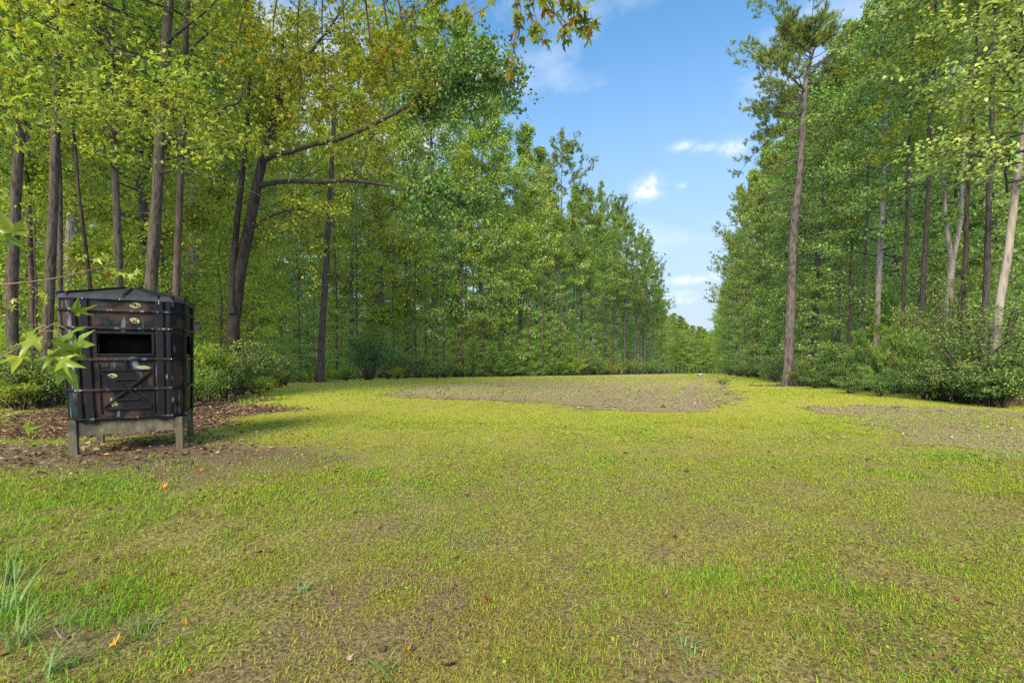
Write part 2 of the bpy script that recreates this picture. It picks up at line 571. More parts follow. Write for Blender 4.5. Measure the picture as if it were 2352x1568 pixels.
def ground_mat():
    m, nt, out = new_mat('ground_cover')
    tc = N(nt, 'ShaderNodeTexCoord')
    def noise(scale, detail=5., rough=.6):
        n = N(nt, 'ShaderNodeTexNoise', Scale=scale, Detail=detail, Roughness=rough); nt.links.new(tc.outputs['Object'], n.inputs['Vector']); return n.outputs[0]
    def mix(f, a, b):
        x = N(nt, 'ShaderNodeMix'); x.data_type = 'RGBA'
        nt.links.new(f, x.inputs['Factor']); nt.links.new(a, x.inputs['A']); nt.links.new(b, x.inputs['B']); return x.outputs['Result']
    def attr(n):
        a = N(nt, 'ShaderNodeAttribute'); a.attribute_name = n; return a.outputs['Fac']
    def mth(op, a, b):
        n = N(nt, 'ShaderNodeMath'); n.operation = op; n.use_clamp = True
        for i, q in enumerate((a, b)):
            if isinstance(q, (int, float)): n.inputs[i].default_value = q
            else: nt.links.new(q, n.inputs[i])
        return n.outputs[0]
    fine, mid, big = noise(42., 4., .7), noise(5., 5., .6), noise(.33, 4., .55)
    lawn = ramp(nt, fine, [(.28, (.17, .155, .018)), (.42, (.29, .29, .022)), (.56, (.38, .375, .025)), (.72, (.46, .40, .08))])
    dry = ramp(nt, fine, [(.3, (.27, .18, .02)), (.5, (.46, .33, .025)), (.7, (.52, .39, .06))])
    lawn = mix(ramp(nt, big, [(.45, (0, 0, 0)), (.68, (.65, .65, .65))]), lawn, dry)
    strw = ramp(nt, fine, [(.3, (.20, .14, .04)), (.6, (.44, .33, .12))]); grn = ramp(nt, fine, [(.3, (.12, .15, .015)), (.6, (.25, .31, .02))])
    lawn = mix(ramp(nt, noise(1.9, 6., .7), [(.48, (0, 0, 0)), (.64, (.75, .75, .75))]), lawn, strw)
    lawn = mix(ramp(nt, noise(2.7, 6., .7), [(.50, (0, 0, 0)), (.64, (.8, .8, .8))]), lawn, grn)
    lawn = mix(ramp(nt, noise(9., 5., .7), [(.53, (0, 0, 0)), (.68, (.7, .7, .7))]), lawn, strw)
    drk = ramp(nt, fine, [(.3, (.05, .045, .012)), (.6, (.15, .14, .025))])
    lawn = mix(ramp(nt, noise(13., 5., .75), [(.55, (0, 0, 0)), (.68, (.75, .75, .75))]), lawn, drk)
    thatch = ramp(nt, fine, [(.33, (.025, .02, .008)), (.47, (.13, .11, .035)), (.66, (.36, .29, .11))])
    lawn = mix(attr('near'), lawn, thatch)
    soil = ramp(nt, fine, [(.3, (.04, .026, .016)), (.5, (.15, .098, .056)), (.72, (.27, .19, .105))])
    lit = ramp(nt, noise(17., 5., .75), [(.3, (.03, .02, .013)), (.45, (.10, .055, .035)), (.6, (.17, .105, .065)), (.75, (.28, .20, .135))])
    col = mix(mth('MULTIPLY', attr('dirt'), 1.0), lawn, soil)
    col = mix(mth('MULTIPLY', mth('ADD', attr('litter'), mth('MULTIPLY', mth('SUBTRACT', mid, .5), .0)), 1.0), col, lit)
    p = N(nt, 'ShaderNodeBsdfPrincipled', Roughness=.95); p.inputs['Specular IOR Level'].default_value = .1
    nt.links.new(col, p.inputs['Base Color'])
    b = N(nt, 'ShaderNodeBump', Strength=.7, Distance=.04); nt.links.new(fine, b.inputs['Height']); nt.links.new(b.outputs[0], p.inputs['Normal'])
    nt.links.new(p.outputs[0], out.inputs[0])
    return m


gme = mesh('ground', np.stack([GX, GY, GZ], -1), [quads], ground_mat(),
           pattrs={'litter': litter_f(GX, GY).ravel(), 'dirt': dirt_f(GX, GY).ravel(), 'near': .8 * (1 - sstep(3.5, 13, GY)).ravel()}, smooth=True)
tag(link('ground', gme), 'mown yellow green clearing between two walls of woods', kind='structure')


def soil_mat():
    m, nt, out = new_mat('tilled_soil')
    tc = N(nt, 'ShaderNodeTexCoord')
    n1 = N(nt, 'ShaderNodeTexNoise', Scale=24., Detail=6., Roughness=.7); nt.links.new(tc.outputs['Object'], n1.inputs['Vector'])
    n2 = N(nt, 'ShaderNodeTexNoise', Scale=.5, Detail=4., Roughness=.6); nt.links.new(tc.outputs['Object'], n2.inputs['Vector'])
    a = ramp(nt, n1.outputs[0], [(.3, (.115, .073, .045)), (.5, (.285, .197, .122)), (.72, (.42, .31, .205))])
    b_ = ramp(nt, n1.outputs[0], [(.3, (.18, .15, .035)), (.5, (.34, .30, .06)), (.72, (.45, .39, .12))])
    at = N(nt, 'ShaderNodeAttribute'); at.attribute_name = 'green'
    f = N(nt, 'ShaderNodeMath'); f.operation = 'MULTIPLY_ADD'; f.use_clamp = True
    nt.links.new(ramp(nt, n2.outputs[0], [(.35, (0, 0, 0)), (.65, (.5, .5, .5))]), f.inputs[0]); f.inputs[1].default_value = .5
    nt.links.new(at.outputs['Fac'], f.inputs[2])
    x = N(nt, 'ShaderNodeMix'); x.data_type = 'RGBA'
    nt.links.new(f.outputs[0], x.inputs['Factor']); nt.links.new(a, x.inputs['A']); nt.links.new(b_, x.inputs['B'])
    p = N(nt, 'ShaderNodeBsdfPrincipled', Roughness=.95); p.inputs['Specular IOR Level'].default_value = .1
    nt.links.new(x.outputs['Result'], p.inputs['Base Color'])
    b = N(nt, 'ShaderNodeBump', Strength=.9, Distance=.06); nt.links.new(n1.outputs[0], b.inputs['Height']); nt.links.new(b.outputs[0], p.inputs['Normal'])
    nt.links.new(p.outputs[0], out.inputs[0])
    return m


SOIL = soil_mat()


def rowphase(x, y): return (x - .42 * y) * .92


def sprout_f(x, y):
    """how far the seed has come up: sparse at the near end, thick at the far end"""
    return np.clip(.1 + sstep(12, 45, y) * .55 + .3 * (fbm(x * .25, y * .25, 13, 3) - .4) + .26 * np.sin(rowphase(x, y) * 2 * math.pi / 1.7) * sstep(13, 22, y) + sstep(50, 110, y) * .5 + .1 * (x > 5.5) * sstep(15.5, 13.5, y), 0, 1)


def plot(poly, label, xs, ys):
    X, Y = np.meshgrid(xs, ys)
    soft = tilled_soft(X, Y, (poly,)); keep = soft > rng.uniform(.1, .95, X.shape)
    Z = zg(X, Y) + .004 + soft ** 2 * (.007 * (1 + np.sin(rowphase(X, Y) * 2 * math.pi / .85)) * sstep(10, 16, Y) + (fbm(X * 3, Y * 3, 3, 2) - .3) * .02)
    i = np.arange(X.size).reshape(X.shape)
    k = keep[:-1, :-1] & keep[1:, 1:] & keep[:-1, 1:] & keep[1:, :-1]
    q = np.stack([i[:-1, :-1], i[:-1, 1:], i[1:, 1:], i[1:, :-1]], -1)[k]
    used = np.unique(q); mp = np.zeros(X.size, int); mp[used] = np.arange(len(used))
    P = np.stack([X, Y, Z], -1).reshape(-1, 3)[used]
    me = mesh('tilled_field', P, [mp[q]], SOIL, pattrs={'green': sprout_f(P[:, 0], P[:, 1])}, smooth=True)
    tag(link('tilled_field', me), label, kind='structure')


yy = [12.0]
while yy[-1] < 170: yy.append(yy[-1] + max(.13, .009 * (yy[-1] - 4)))
plot(PLOT_A, 'long tilled brown food plot with faint seed rows in the middle of the clearing', np.arange(-9, 70, .3), np.array(yy))
plot(PLOT_B, 'bare tilled plot beside the woods at the edge of the lawn', np.arange(5, 20, .14), np.arange(4, 17, .14))

# far ridge beyond the clearing
hx = np.linspace(-2600, 2600, 120)
hz = 62 + 10 * (fbm(hx * .004, hx * 0, 3, 4) - .5) + 8 * np.sin(hx * .002 + 1)
hv = np.concatenate([np.stack([hx, np.full(120, 1350.), np.full(120, -24.6)], -1), np.stack([hx, np.full(120, 1500.), hz], -1), np.stack([hx, np.full(120, 1750.), np.full(120, -24.6)], -1)])
ii = np.arange(119)
hill = mesh('hill', hv, [np.concatenate([np.stack([ii, ii + 1, ii + 121, ii + 120], -1), np.stack([ii + 120, ii + 121, ii + 241, ii + 240], -1)])], MG, pattrs=None, smooth=True)
tag(link('hill', hill), 'distant blue wooded ridge beyond the clearing', kind='structure')

# ------------------------------------------------------------------ grass, clods, litter


def scatter(n, y0, y1, margin=1.15):
    y = np.sqrt(rng.uniform(y0 * y0, y1 * y1, n))
    x = rng.uniform(-1, 1, n) * (y * margin + .6)
    return x, y


def make_grass():
    g = Geo()
    for y0, y1, n, segs in ((1.3, 3.2, 150000, 2), (3.2, 6, 185000, 2), (6, 11, 180000, 1), (11, 22, 110000, 1), (22, 50, 90000, 1), (50, 120, 40000, 1)):
        x, y = scatter(n, y0 * .85, y1 * 1.18)
        lit, drt, til = litter_f(x, y), dirt_f(x, y), tilled_soft(x, y) > rng.uniform(.15, 1., n)
        patch = fbm(x * .9, y * .9, 21, 4); green = .5 + 1.5 * (.55 * fbm(x * .45 + 7, y * .45, 23, 4) + .45 * fbm(x * 1.7, y * 1.7, 25, 3) - .5); fine = fbm(x * 3.1, y * 3.1, 27, 2)
        keep = rng.random(n)
        spr = sprout_f(x, y)
        p = np.where(til, np.where(y < 18, .16, .2) + np.clip(spr, 0, 1) * .75, 1.0)
        p = p * (1 - np.where(lit > .75, .93, .5) * lit) * (1 - .8 * drt) * np.where(~til & (y < 9), np.clip(.45 + 3.6 * (fine * .6 + patch * .4 - .40), .16, 1), 1)
        p = p * (sstep(y0 * .85, y0 * 1.15, y) if y0 > 1.4 else 1) * (1 - sstep(y1 * .85, y1 * 1.18, y))
        k = keep < p
        x, y, til, patch, green, fine, lit = (q[k] for q in (x, y, til, patch, green, fine, lit)); n = len(x)
        z = zg(x, y)
        tall = sstep(.56, .75, fbm(x * .8 + 40, y * .8, 61, 3)) * (y < 9)
        lefty = sstep(-1.0, -3.2, x) * sstep(6.5, 4.5, y)
        h = rng.uniform(.018, .052, n) * (1 + tall * .5 + lefty * .8) * np.clip(.6 + y * .022, .7, 1.5)
        h = np.where(til, h * 1.1, h)
        h = h * (1 + np.where((lit > .06) & (lit < .97) & (y > 13), rng.uniform(.5, 5.5, n), 0))
        w = np.maximum(rng.uniform(.0012, .0026, n), y * .0006)
        if segs == 1: w = np.maximum(w, y * .0010)
        th = rng.uniform(0, 2 * math.pi, n); lean = rng.uniform(.3, 1.7, n)
        d = np.stack([np.cos(th), np.sin(th), np.zeros(n)], -1)
        s = np.stack([-np.sin(th), np.cos(th), np.zeros(n)], -1)
        # colour: straw below .25, olive to fresh green above
        dryp = np.clip(.21 + 1.0 * (.5 - green) + .6 * (.5 - fine) + .32 * np.exp(-((x - .2) / 2.6) ** 2 - ((y - 2.4) / 2.2) ** 2), .05, .85) * np.where(y < 5, 1.2, .85)
        dry = rng.random(n) < dryp
        rnd = np.where(dry, rng.uniform(0, .27, n), np.clip(.3 + .62 * rng.random(n) * (.45 + green) + lefty * .15 + tall * .2, .29, 1))
        lean = np.where(dry, lean + .9, lean); h = np.where(dry, h * .85, h)
        B = np.stack([x, y, z - .004 + np.where(til, .018, 0)], -1)
        if segs == 2:
            M = B + (d * (lean * .35)[:, None] + np.array([0, 0, .62])) * h[:, None]
            T = B + (d * (lean * 1.05)[:, None] + np.array([0, 0, 1.]) * np.clip(1 - lean * .35, .12, 1)[:, None]) * h[:, None]
            V = np.stack([B - s * w[:, None], B + s * w[:, None], M + s * w[:, None] * .8, M - s * w[:, None] * .8, T], 1)
            o = np.arange(n)[:, None] * 5
            g.add(V, [o + np.array([0, 1, 2, 3])], rnd)
            g.n -= n * 5; g.V.pop()
            g.add(V, [o + np.array([3, 2, 4])], rnd)
        else:
            T = B + (d * lean[:, None] + np.array([0, 0, 1.]) * np.clip(1 - lean * .3, .25, 1)[:, None]) * h[:, None]
            V = np.stack([B - s * w[:, None], B + s * w[:, None], T], 1)
            g.add(V, [np.arange(n)[:, None] * 3 + np.array([0, 1, 2])], rnd)
    tag(link('grass', g.mesh('grass', GRASS)), 'short mown yellow green grass covering the clearing', 'grass', kind='stuff')


def make_clods():
    g = Geo()
    base = np.array([[1, 0, 0], [-1, 0, 0], [0, 1, 0], [0, -1, 0], [0, 0, 1], [0, 0, -.4]], float)
    F = np.array([[0, 2, 4], [2, 1, 4], [1, 3, 4], [3, 0, 4], [2, 0, 5], [1, 2, 5], [3, 1, 5], [0, 3, 5]])
    for y0, y1, n, s0 in ((4.5, 16, 12000, .011), (12, 26, 22000, .015), (26, 50, 8000, .022)):
        x, y = scatter(n, y0, y1)
        k = tilled(x, y) & (rng.random(n) < 1 - .6 * sprout_f(x, y)) & (fbm(x * 1.2, y * 1.2, 77, 3) > .38)
        x, y = x[k], y[k]; n = len(x)
        s = s0 * rng.lognormal(0, .5, n)
        V = base[None] * (1 + rng.normal(0, .28, (n, 6, 3))) * s[:, None, None] + np.stack([x, y, zg(x, y) + .026], -1)[:, None]
        g.add(V, [(np.arange(n)[:, None, None] * 6 + F[None]).reshape(-1, 3)], np.repeat(rng.random(n), 8))
    n = 9000
    x, y = scatter(n, 1.6, 8)
    k = (~tilled(x, y)) & (fbm(x * 2.2, y * 2.2, 87, 3) > .5); x, y = x[k], y[k]; n = len(x)
    s = np.minimum(.006 * rng.lognormal(0, .5, n), .011)
    V = base[None] * (1 + rng.normal(0, .3, (n, 6, 3))) * s[:, None, None] + np.stack([x, y, zg(x, y) + .012], -1)[:, None]
    g.add(V, [(np.arange(n)[:, None, None] * 6 + F[None]).reshape(-1, 3)], np.repeat(rng.random(n) * .25, 8))
    m, nt, out = new_mat('soil_clod')
    at = N(nt, 'ShaderNodeAttribute'); at.attribute_name = 'rnd'
    p = N(nt, 'ShaderNodeBsdfPrincipled', Roughness=.95); p.inputs['Specular IOR Level'].default_value = .1
    nt.links.new(ramp(nt, at.outputs['Fac'], [(0, (.075, .052, .034)), (.5, (.20, .15, .10)), (1, (.34, .27, .18))]), p.inputs['Base Color'])
    nt.links.new(p.outputs[0], out.inputs[0])
    tag(link('soil_clods', g.mesh('soil_clods', m)), 'crumbly brown soil clods strewn over the tilled plots and worn lawn', 'soil', kind='stuff')


def make_litter():
    g = Geo()
    for y0, y1, n, sc in ((2, 9, 26000, 1.), (9, 16, 36000, 1.1), (16, 32, 22000, 1.5)):
        x, y = scatter(n, y0, y1)
        un = np.exp(-(((x + 6.0) / 1.5) ** 2 + ((y - 7.0) / 1.1) ** 2)) * .55
        lf = np.exp(-(((x + 3.6) / 1.6) ** 2 + ((y - 3.7) / 1.3) ** 2)) * .10
        k = rng.random(n) < np.maximum(np.maximum(litter_f(x, y) * .8, un), np.maximum(lf, .0035 * (y < 9)))
        x, y = x[k], y[k]; n = len(x)
        L = rng.uniform(.045, .085, n) * sc * np.where(y < 5.5, .75, 1)
        th = rng.uniform(0, 2 * math.pi, n)
        a = np.stack([np.cos(th), np.sin(th), rng.normal(0, .2, n)], -1)
        nn = unit(np.stack([rng.normal(0, .4, n), rng.normal(0, .4, n), np.ones(n)], -1))
        leaves(g, np.stack([x, y, zg(x, y) + rng.uniform(.012, .035, n)], -1), a, nn, L, L * .7, np.minimum(rng.random(n) ** 1.2 * .95, np.where((y < 6) & (x > -5), .6, 1)), 'h')
    tag(link('leaf_litter', g.mesh('leaf_litter', DEADLEAF)), 'red brown fallen leaves covering the woodland floor', 'leaf litter', kind='stuff')




def make_clover():
    g = Geo(); n = 26000
    x, y = scatter(n, 1.5, 10)
    k = (fbm(x * 1.3 + 5, y * 1.3, 101, 4) > .53) & ~tilled(x, y) & (litter_f(x, y) < .3) & (rng.random(n) > dirt_f(x, y)); x, y = x[k], y[k]; n = len(x)
    th = rng.uniform(0, 6.28, n); L = rng.uniform(.010, .024, n) * np.clip(y / 4, 1, 2)
    leaves(g, np.stack([x, y, zg(x, y) + rng.uniform(.008, .035, n)], -1), np.stack([np.cos(th), np.sin(th), rng.normal(.2, .3, n)], -1), rng.normal(0, .4, (n, 3)) + [0, 0, 1], L, L * .8, rng.random(n), 'd')
    tag(link('ground_cover', g.mesh('ground_cover', WEED)), 'small round leaved clover and weeds mixed through the lawn', 'clover', kind='stuff')


make_grass()
make_clover()
make_clods()
make_litter()

# ------------------------------------------------------------------ tree generators


def spray(g, p0, d, ln, cnt, L, W, shape, r, sig, zsig, tone=0., droop=.25, tilt=.75):
    """leaves along many twigs at once: p0, d (K,3) start and direction, ln (K,) length, cnt leaves each"""
    K = len(p0)
    q = r.uniform(.05, 1.12, (K, cnt))
    c = p0[:, None] + d[:, None] * (ln[:, None] * q)[..., None] + r.normal(0, 1, (K, cnt, 3)) * np.array([sig, sig, zsig])
    c = c.reshape(-1, 3); n = len(c)
    a = np.repeat(d, cnt, 0) * .6 + r.normal(0, .7, (n, 3)); a[:, 2] -= droop
    nn = np.stack([r.normal(0, tilt, n), r.normal(0, tilt, n), np.ones(n)], -1)
    sz = r.uniform(.7, 1.25, n)
    rnd = np.clip(r.beta(2, 2.4, n) * .95 + np.repeat(r.normal(0, .13, K), cnt) + tone, 0, 1)
    rnd = np.where(r.random(n) < .006, .99, np.minimum(rnd, .91))
    leaves(g, c, a, unit(nn), L * sz, W * sz, rnd, shape)


def gen_tree(seed, H, r0, cb, Rc, nb, nsec, cnt, L, shape='d', bark=BARK_GREY, leaf=MG, profile='col', sides=7, el=(5, 55), wander=.25, sig=.2, zsig=.1, secl=.42, low=None, tone=0., bole=True):
    r = np.random.default_rng(seed)
    k = 12
    t = np.linspace(0, 1, k)
    wx, wy = np.cumsum(r.normal(0, wander, k)) * .6, np.cumsum(r.normal(0, wander, k)) * .6
    path = np.stack([(wx - wx[0]) * t, (wy - wy[0]) * t, t * H], -1)
    rad = r0 * (1 - t * .93) * (1 + .35 * np.exp(-t * 45))
    fine = smooth_path(np.column_stack([path, rad]), 26)
    wood, crown = Geo(), Geo()
    if bole: wood.add(*tube(fine[:, :3], fine[:, 3], sides, True, .04, r))
    P0, D, LN = [], [], []
    for i in range(nb):
        tt = (i + r.random()) / nb
        h = cb + (1 - cb) * tt ** .92
        if low is not None and i < nb * low[0]: h = r.uniform(low[1], cb)
        j = h * 25; j0 = min(int(j), 24); f = j - j0
        o = fine[j0] * (1 - f) + fine[j0 + 1] * f
        if profile == 'col': pr = (.72 + .35 * math.sin(math.pi * min(tt * 1.15, 1))) * (1 - tt ** 4 * .72)
        elif profile == 'top': pr = math.sin(math.pi * (.18 + .76 * tt)) ** .8
        else: pr = (1 - tt) ** .8 + .12
        ln = Rc * pr * r.uniform(.55, 1.25)
        azm = i * 2.39996 + r.normal(0, .5)
        e = R(el[0] + (el[1] - el[0]) * tt + r.normal(0, 12))
        d = np.array([math.cos(azm) * math.cos(e), math.sin(azm) * math.cos(e), math.sin(e)])
        s = np.linspace(0, 1, 5)
        pts = o[:3] + d * (s * ln)[:, None] + np.array([0, 0, 1]) * ((s - s * s) * r.uniform(-.05, .25) * ln)[:, None] + r.normal(0, .035 * ln, (5, 3)) * s[:, None]
        rb = max(o[3] * r.uniform(.25, .45), .012)
        wood.add(*tube(pts, rb * (1 - .8 * s), 4, False))
        for q in range(nsec):
            ss = r.uniform(.22, 1.)
            jj = min(int(ss * 4), 3); ff = ss * 4 - jj
            p = pts[jj] * (1 - ff) + pts[jj + 1] * ff
            an = r.choice([-1, 1]) * r.uniform(.25, 1.25)
            dd = np.array([d[0] * math.cos(an) - d[1] * math.sin(an), d[0] * math.sin(an) + d[1] * math.cos(an), d[2] * .6 + r.normal(0, .22)])
            dd = unit(dd); l2 = ln * secl * r.uniform(.6, 1.3) * (1.25 - .5 * ss)
            P0.append(p); D.append(dd); LN.append(l2)
            wood.add(*tube(np.array([p, p + dd * l2 * .55, p + dd * l2]), np.array([rb * .35, rb * .2, .004]), 3, False))
    spray(crown, np.array(P0), np.array(D), np.array(LN), cnt, L, L * .72, shape, r, sig, zsig, tone)
    return wood.mesh('trunk', bark, True), crown.mesh('crown', leaf)


def needles(g, c, d, Ln, cnt, w, r, spread=(.35, 1.2), tone=0., up=.25):
    K = len(c); n = K * cnt
    d = np.repeat(unit(d), cnt, 0); c = np.repeat(c, cnt, 0) + d * (r.uniform(-.5, .35, n) * Ln)[:, None]
    q = unit(r.normal(0, 1, (n, 3))); q = unit(q - d * (q * d).sum(1)[:, None])
    an = r.uniform(*spread, n)
    a = unit(d * np.cos(an)[:, None] + q * np.sin(an)[:, None] + np.array([0, 0, up]))
    s = unit(np.cross(a, r.normal(0, 1, (n, 3))))
    l = Ln * r.uniform(.7, 1.15, n)
    V = np.stack([c - s * w, c + s * w, c + a * l[:, None]], 1)
    rnd = np.clip(r.beta(2, 2, n) * .8 + np.repeat(r.normal(0, .12, K), cnt) + tone, 0, .99)
    g.add(V, [np.arange(n)[:, None] * 3 + np.array([0, 1, 2])], rnd)


def gen_pine(seed, H=26., r0=.3, cb=.46, Rc=4.3, nb=60, nsec=8, cnt=19, Ln=.34, w=.024, brown=.06, lean=None):
    r = np.random.default_rng(seed)
    t = np.linspace(0, 1, 10)
    wx, wy = np.cumsum(r.normal(0, .2, 10)), np.cumsum(r.normal(0, .2, 10))
    path = np.stack([(wx - wx[0]) * t, (wy - wy[0]) * t, t * H], -1)
    if lean is not None: path[:, :2] += np.array([[np.interp(q, lean[0], lean[1]), 0] for q in t])
    rad = r0 * (1 - t * .9) * (1 + .3 * np.exp(-t * 45))
    fine = smooth_path(np.column_stack([path, rad]), 30)
    wood, crown = Geo(), Geo()
    wood.add(*tube(fine[:, :3], fine[:, 3], 9, True, .05, r))
    C, D = [], []

    def at(h):
        j = h * 29; j0 = min(int(j), 28); f = j - j0
        return fine[j0] * (1 - f) + fine[j0 + 1] * f
    for i in range(9):        # dead stubs below the crown
        o = at(r.uniform(.22, cb)); azm = r.uniform(0, 6.28); l = r.uniform(.3, 1.6)
        d = np.array([math.cos(azm), math.sin(azm), r.uniform(-.3, .5)])
        wood.add(*tube(np.array([o[:3], o[:3] + d * l * .5, o[:3] + d * l + [0, 0, .05]]), np.array([.035, .025, .008]), 4, False))
    for i in range(nb):
        tt = (i + r.random()) / nb
        o = at(cb + (1 - cb) * tt)
        ln = Rc * (math.sin(math.pi * (.22 + .7 * tt)) ** .7) * r.uniform(.5, 1.25)
        azm = i * 2.4 + r.normal(0, .5); e = R(-18 + 75 * tt + r.normal(0, 12))
        d = np.array([math.cos(azm) * math.cos(e), math.sin(azm) * math.cos(e), math.sin(e)])
        s = np.linspace(0, 1, 6)
        pts = o[:3] + d * (s * ln)[:, None] + np.array([0, 0, 1]) * (s ** 2.2 * ln * .32)[:, None] + r.normal(0, .03 * ln, (6, 3)) * s[:, None]
        rb = max(o[3] * .3, .02)
        wood.add(*tube(pts, rb * (1 - .8 * s), 4, False))
        for q in range(nsec):
            ss = r.uniform(.4, 1.) if q else 1.
            jj = min(int(ss * 5), 4); ff = ss * 5 - jj
            p = pts[jj] * (1 - ff) + pts[jj + 1] * ff
            an = r.choice([-1, 1]) * r.uniform(.1, 1.1)
            dd = unit(np.array([d[0] * math.cos(an) - d[1] * math.sin(an), d[0] * math.sin(an) + d[1] * math.cos(an), r.uniform(.0, .75)]))
            l2 = ln * .28 * r.uniform(.5, 1.4)
            wood.add(*tube(np.array([p, p + dd * l2 * .5, p + dd * l2 + [0, 0, .08 * l2]]), np.array([rb * .35, rb * .25, .006]), 3, False))
            for z in range(5):
                f = r.uniform(.35, 1.05)
                C.append(p + dd * l2 * f + r.normal(0, .16, 3)); D.append(dd + np.array([0, 0, .35]) + r.normal(0, .35, 3))
    C, D = np.array(C), np.array(D)
    needles(crown, C, D, Ln, cnt, w, r)
    nb_ = int(len(C) * brown)
    needles(crown, C[:nb_] + r.normal(0, .2, (nb_, 3)) - [0, 0, .15], D[:nb_], Ln * .7, 8, w * .8, r, tone=.5, up=-.4)
    return wood.mesh('trunk', BARK_PINE, True), crown.mesh('crown', NEEDLE)


def gen_young_pine(seed, H=3.2, Rc=1.25, nb=46):
    r = np.random.default_rng(seed)
    wood, crown = Geo(), Geo()
    wood.add(*tube(np.array([[0, 0, 0], [.03, .02, H * .5], [0, 0, H]]), np.array([.045, .03, .01]), 6))
    C, D = [], []
    for i in range(nb):
        tt = i / nb; h = H * (.06 + .94 * tt)
        ln = Rc * (1 - tt) ** .75 * r.uniform(.6, 1.2) + .12
        azm = i * 2.4 + r.normal(0, .4); e = R(10 + 50 * tt + r.normal(0, 8))
        d = np.array([math.cos(azm) * math.cos(e), math.sin(azm) * math.cos(e), math.sin(e)])
        wood.add(*tube(np.array([[0, 0, h], d * ln * .6 + [0, 0, h], d * ln + [0, 0, h + .1 * ln]]), np.array([.014, .01, .005]), 4, False))
        for q in range(int(5 + ln * 7)):
            f = r.uniform(.25, 1.05)
            C.append(d * ln * f + [0, 0, h + .1 * ln * f * f] + r.normal(0, .07, 3)); D.append(d + [0, 0, .7] + r.normal(0, .4, 3))
    needles(crown, np.array(C), np.array(D), .26, 20, .009, r, (.15, .9), up=.2)
    return wood.mesh('stem', BARK_BROWN, True), crown.mesh('needles', YNEEDLE)


def gen_shrub(seed, H, Rc, n_stem, nsec, cnt, L, leaf, shape='d', base=.12, tone=0., sig=.1):
    r = np.random.default_rng(seed)
    wood, crown = Geo(), Geo()
    P0, D, LN = [], [], []
    for i in range(n_stem):
        azm = i * 2.4 + r.normal(0, .4); out = Rc * math.sqrt(r.uniform(.02, 1)); h = H * math.sqrt(max(1 - (out / Rc) ** 2 * .75, .05)) * r.uniform(.7, 1.05)
        end = np.array([math.cos(azm) * out, math.sin(azm) * out, h]); b = np.array([math.cos(azm), math.sin(azm), 0]) * base * r.uniform(.2, 1)
        s = np.linspace(0, 1, 6)
        pts = b + (end - b) * s[:, None] + np.array([0, 0, 1]) * (np.sin(s * math.pi) * .12 * H)[:, None] + r.normal(0, .04, (6, 3)) * s[:, None]
        wood.add(*tube(pts, .028 * H / 2.5 * (1 - .75 * s), 5, False))
        for q in range(nsec):
            ss = r.uniform(.22, 1)
            jj = min(int(ss * 5), 4); ff = ss * 5 - jj
            p = pts[jj] * (1 - ff) + pts[jj + 1] * ff
            a2 = r.uniform(0, 6.28)
            dd = unit(np.array([math.cos(a2), math.sin(a2), r.uniform(-.15, .7)]) + .5 * unit(np.array([end[0], end[1], .3])))
            l2 = r.uniform(.18, .42) * Rc
            P0.append(p); D.append(dd); LN.append(l2)
            wood.add(*tube(np.array([p, p + dd * l2]), np.array([.008, .003]), 3, False))
    spray(crown, np.array(P0), np.array(D), np.array(LN), cnt, L, L * .62, shape, r, sig, sig * .6, tone, tilt=.9)
    return wood.mesh('stem', BARK_BROWN, True), crown.mesh('foliage', leaf)


# shared shapes -------------------------------------------------------------
H0 = 26.
EDGE = [gen_tree(100 + i, H0, .24, .10, 3.2 + .25 * (i % 3), 80, 9, 30, .215, 'd', (BARK_BROWN, BARK_GREY)[i % 2], MG, 'col', el=(0, 58), sig=.22, zsig=.12) for i in range(5)]
EDGEY = [gen_tree(120 + i, H0, .24, .13, 3.4, 76, 9, 26, .215, 'd', BARK_GREY, YG, 'col', el=(0, 55), sig=.24, zsig=.12, wander=.3) for i in range(3)]
DEEP = [gen_tree(140 + i, H0, .22, .38, 3.6, 52, 8, 18, .23, 'd', (BARK_BROWN, BARK_GREY, BARK_DARK)[i % 3], (YG, MG, YG)[i], 'top', el=(5, 60), sig=.26, zsig=.14, low=(.22, .12)) for i in range(3)]
NEARC = [gen_tree(160 + i, 24., .2, .36, 3.5, 54, 9, 17, .135, 'h', BARK_BROWN, YG, 'top', el=(0, 58), sig=.2, zsig=.1, wander=.02, bole=False) for i in range(2)]
SAP = [gen_tree(180 + i, 9., .06, .12, 2.1, 34, 6, 20, .14, 'd', BARK_BROWN, (YG, MG, YG)[i], 'col', sides=5, el=(0, 45), sig=.15, zsig=.07, wander=.12) for i in range(3)]
PINE = [gen_pine(200 + i) for i in range(3)]
YPINE = [gen_young_pine(220 + i) for i in range(2)]
SHRUB = [gen_shrub(240 + i, 2.2, 1.25, 16, 9, 26, .085, (SG, SG, YG)[i]) for i in range(3)]
BIGSHRUB = gen_shrub(250, 4.4, 2.0, 26, 12, 34, .085, SG, base=.35, sig=.14)
EVERSHRUB = gen_shrub(251, 4.2, 2.3, 26, 12, 34, .11, DG, base=.3, sig=.14)


def plant(kind, meshes, loc, scale, rotz, label, cat, group=None, parts=('trunk', 'crown'), tilt=None):
    t = thing(kind, label, cat, loc, rotz, scale, group)
    if tilt is not None: t.rotation_euler = (tilt[0], tilt[1], rotz)
    for nm, me in zip(parts, meshes): link(nm, me, t)
    return t


def base(x, y): return (float(x), float(y), float(zg(x, y)) - .03)


occupied = []
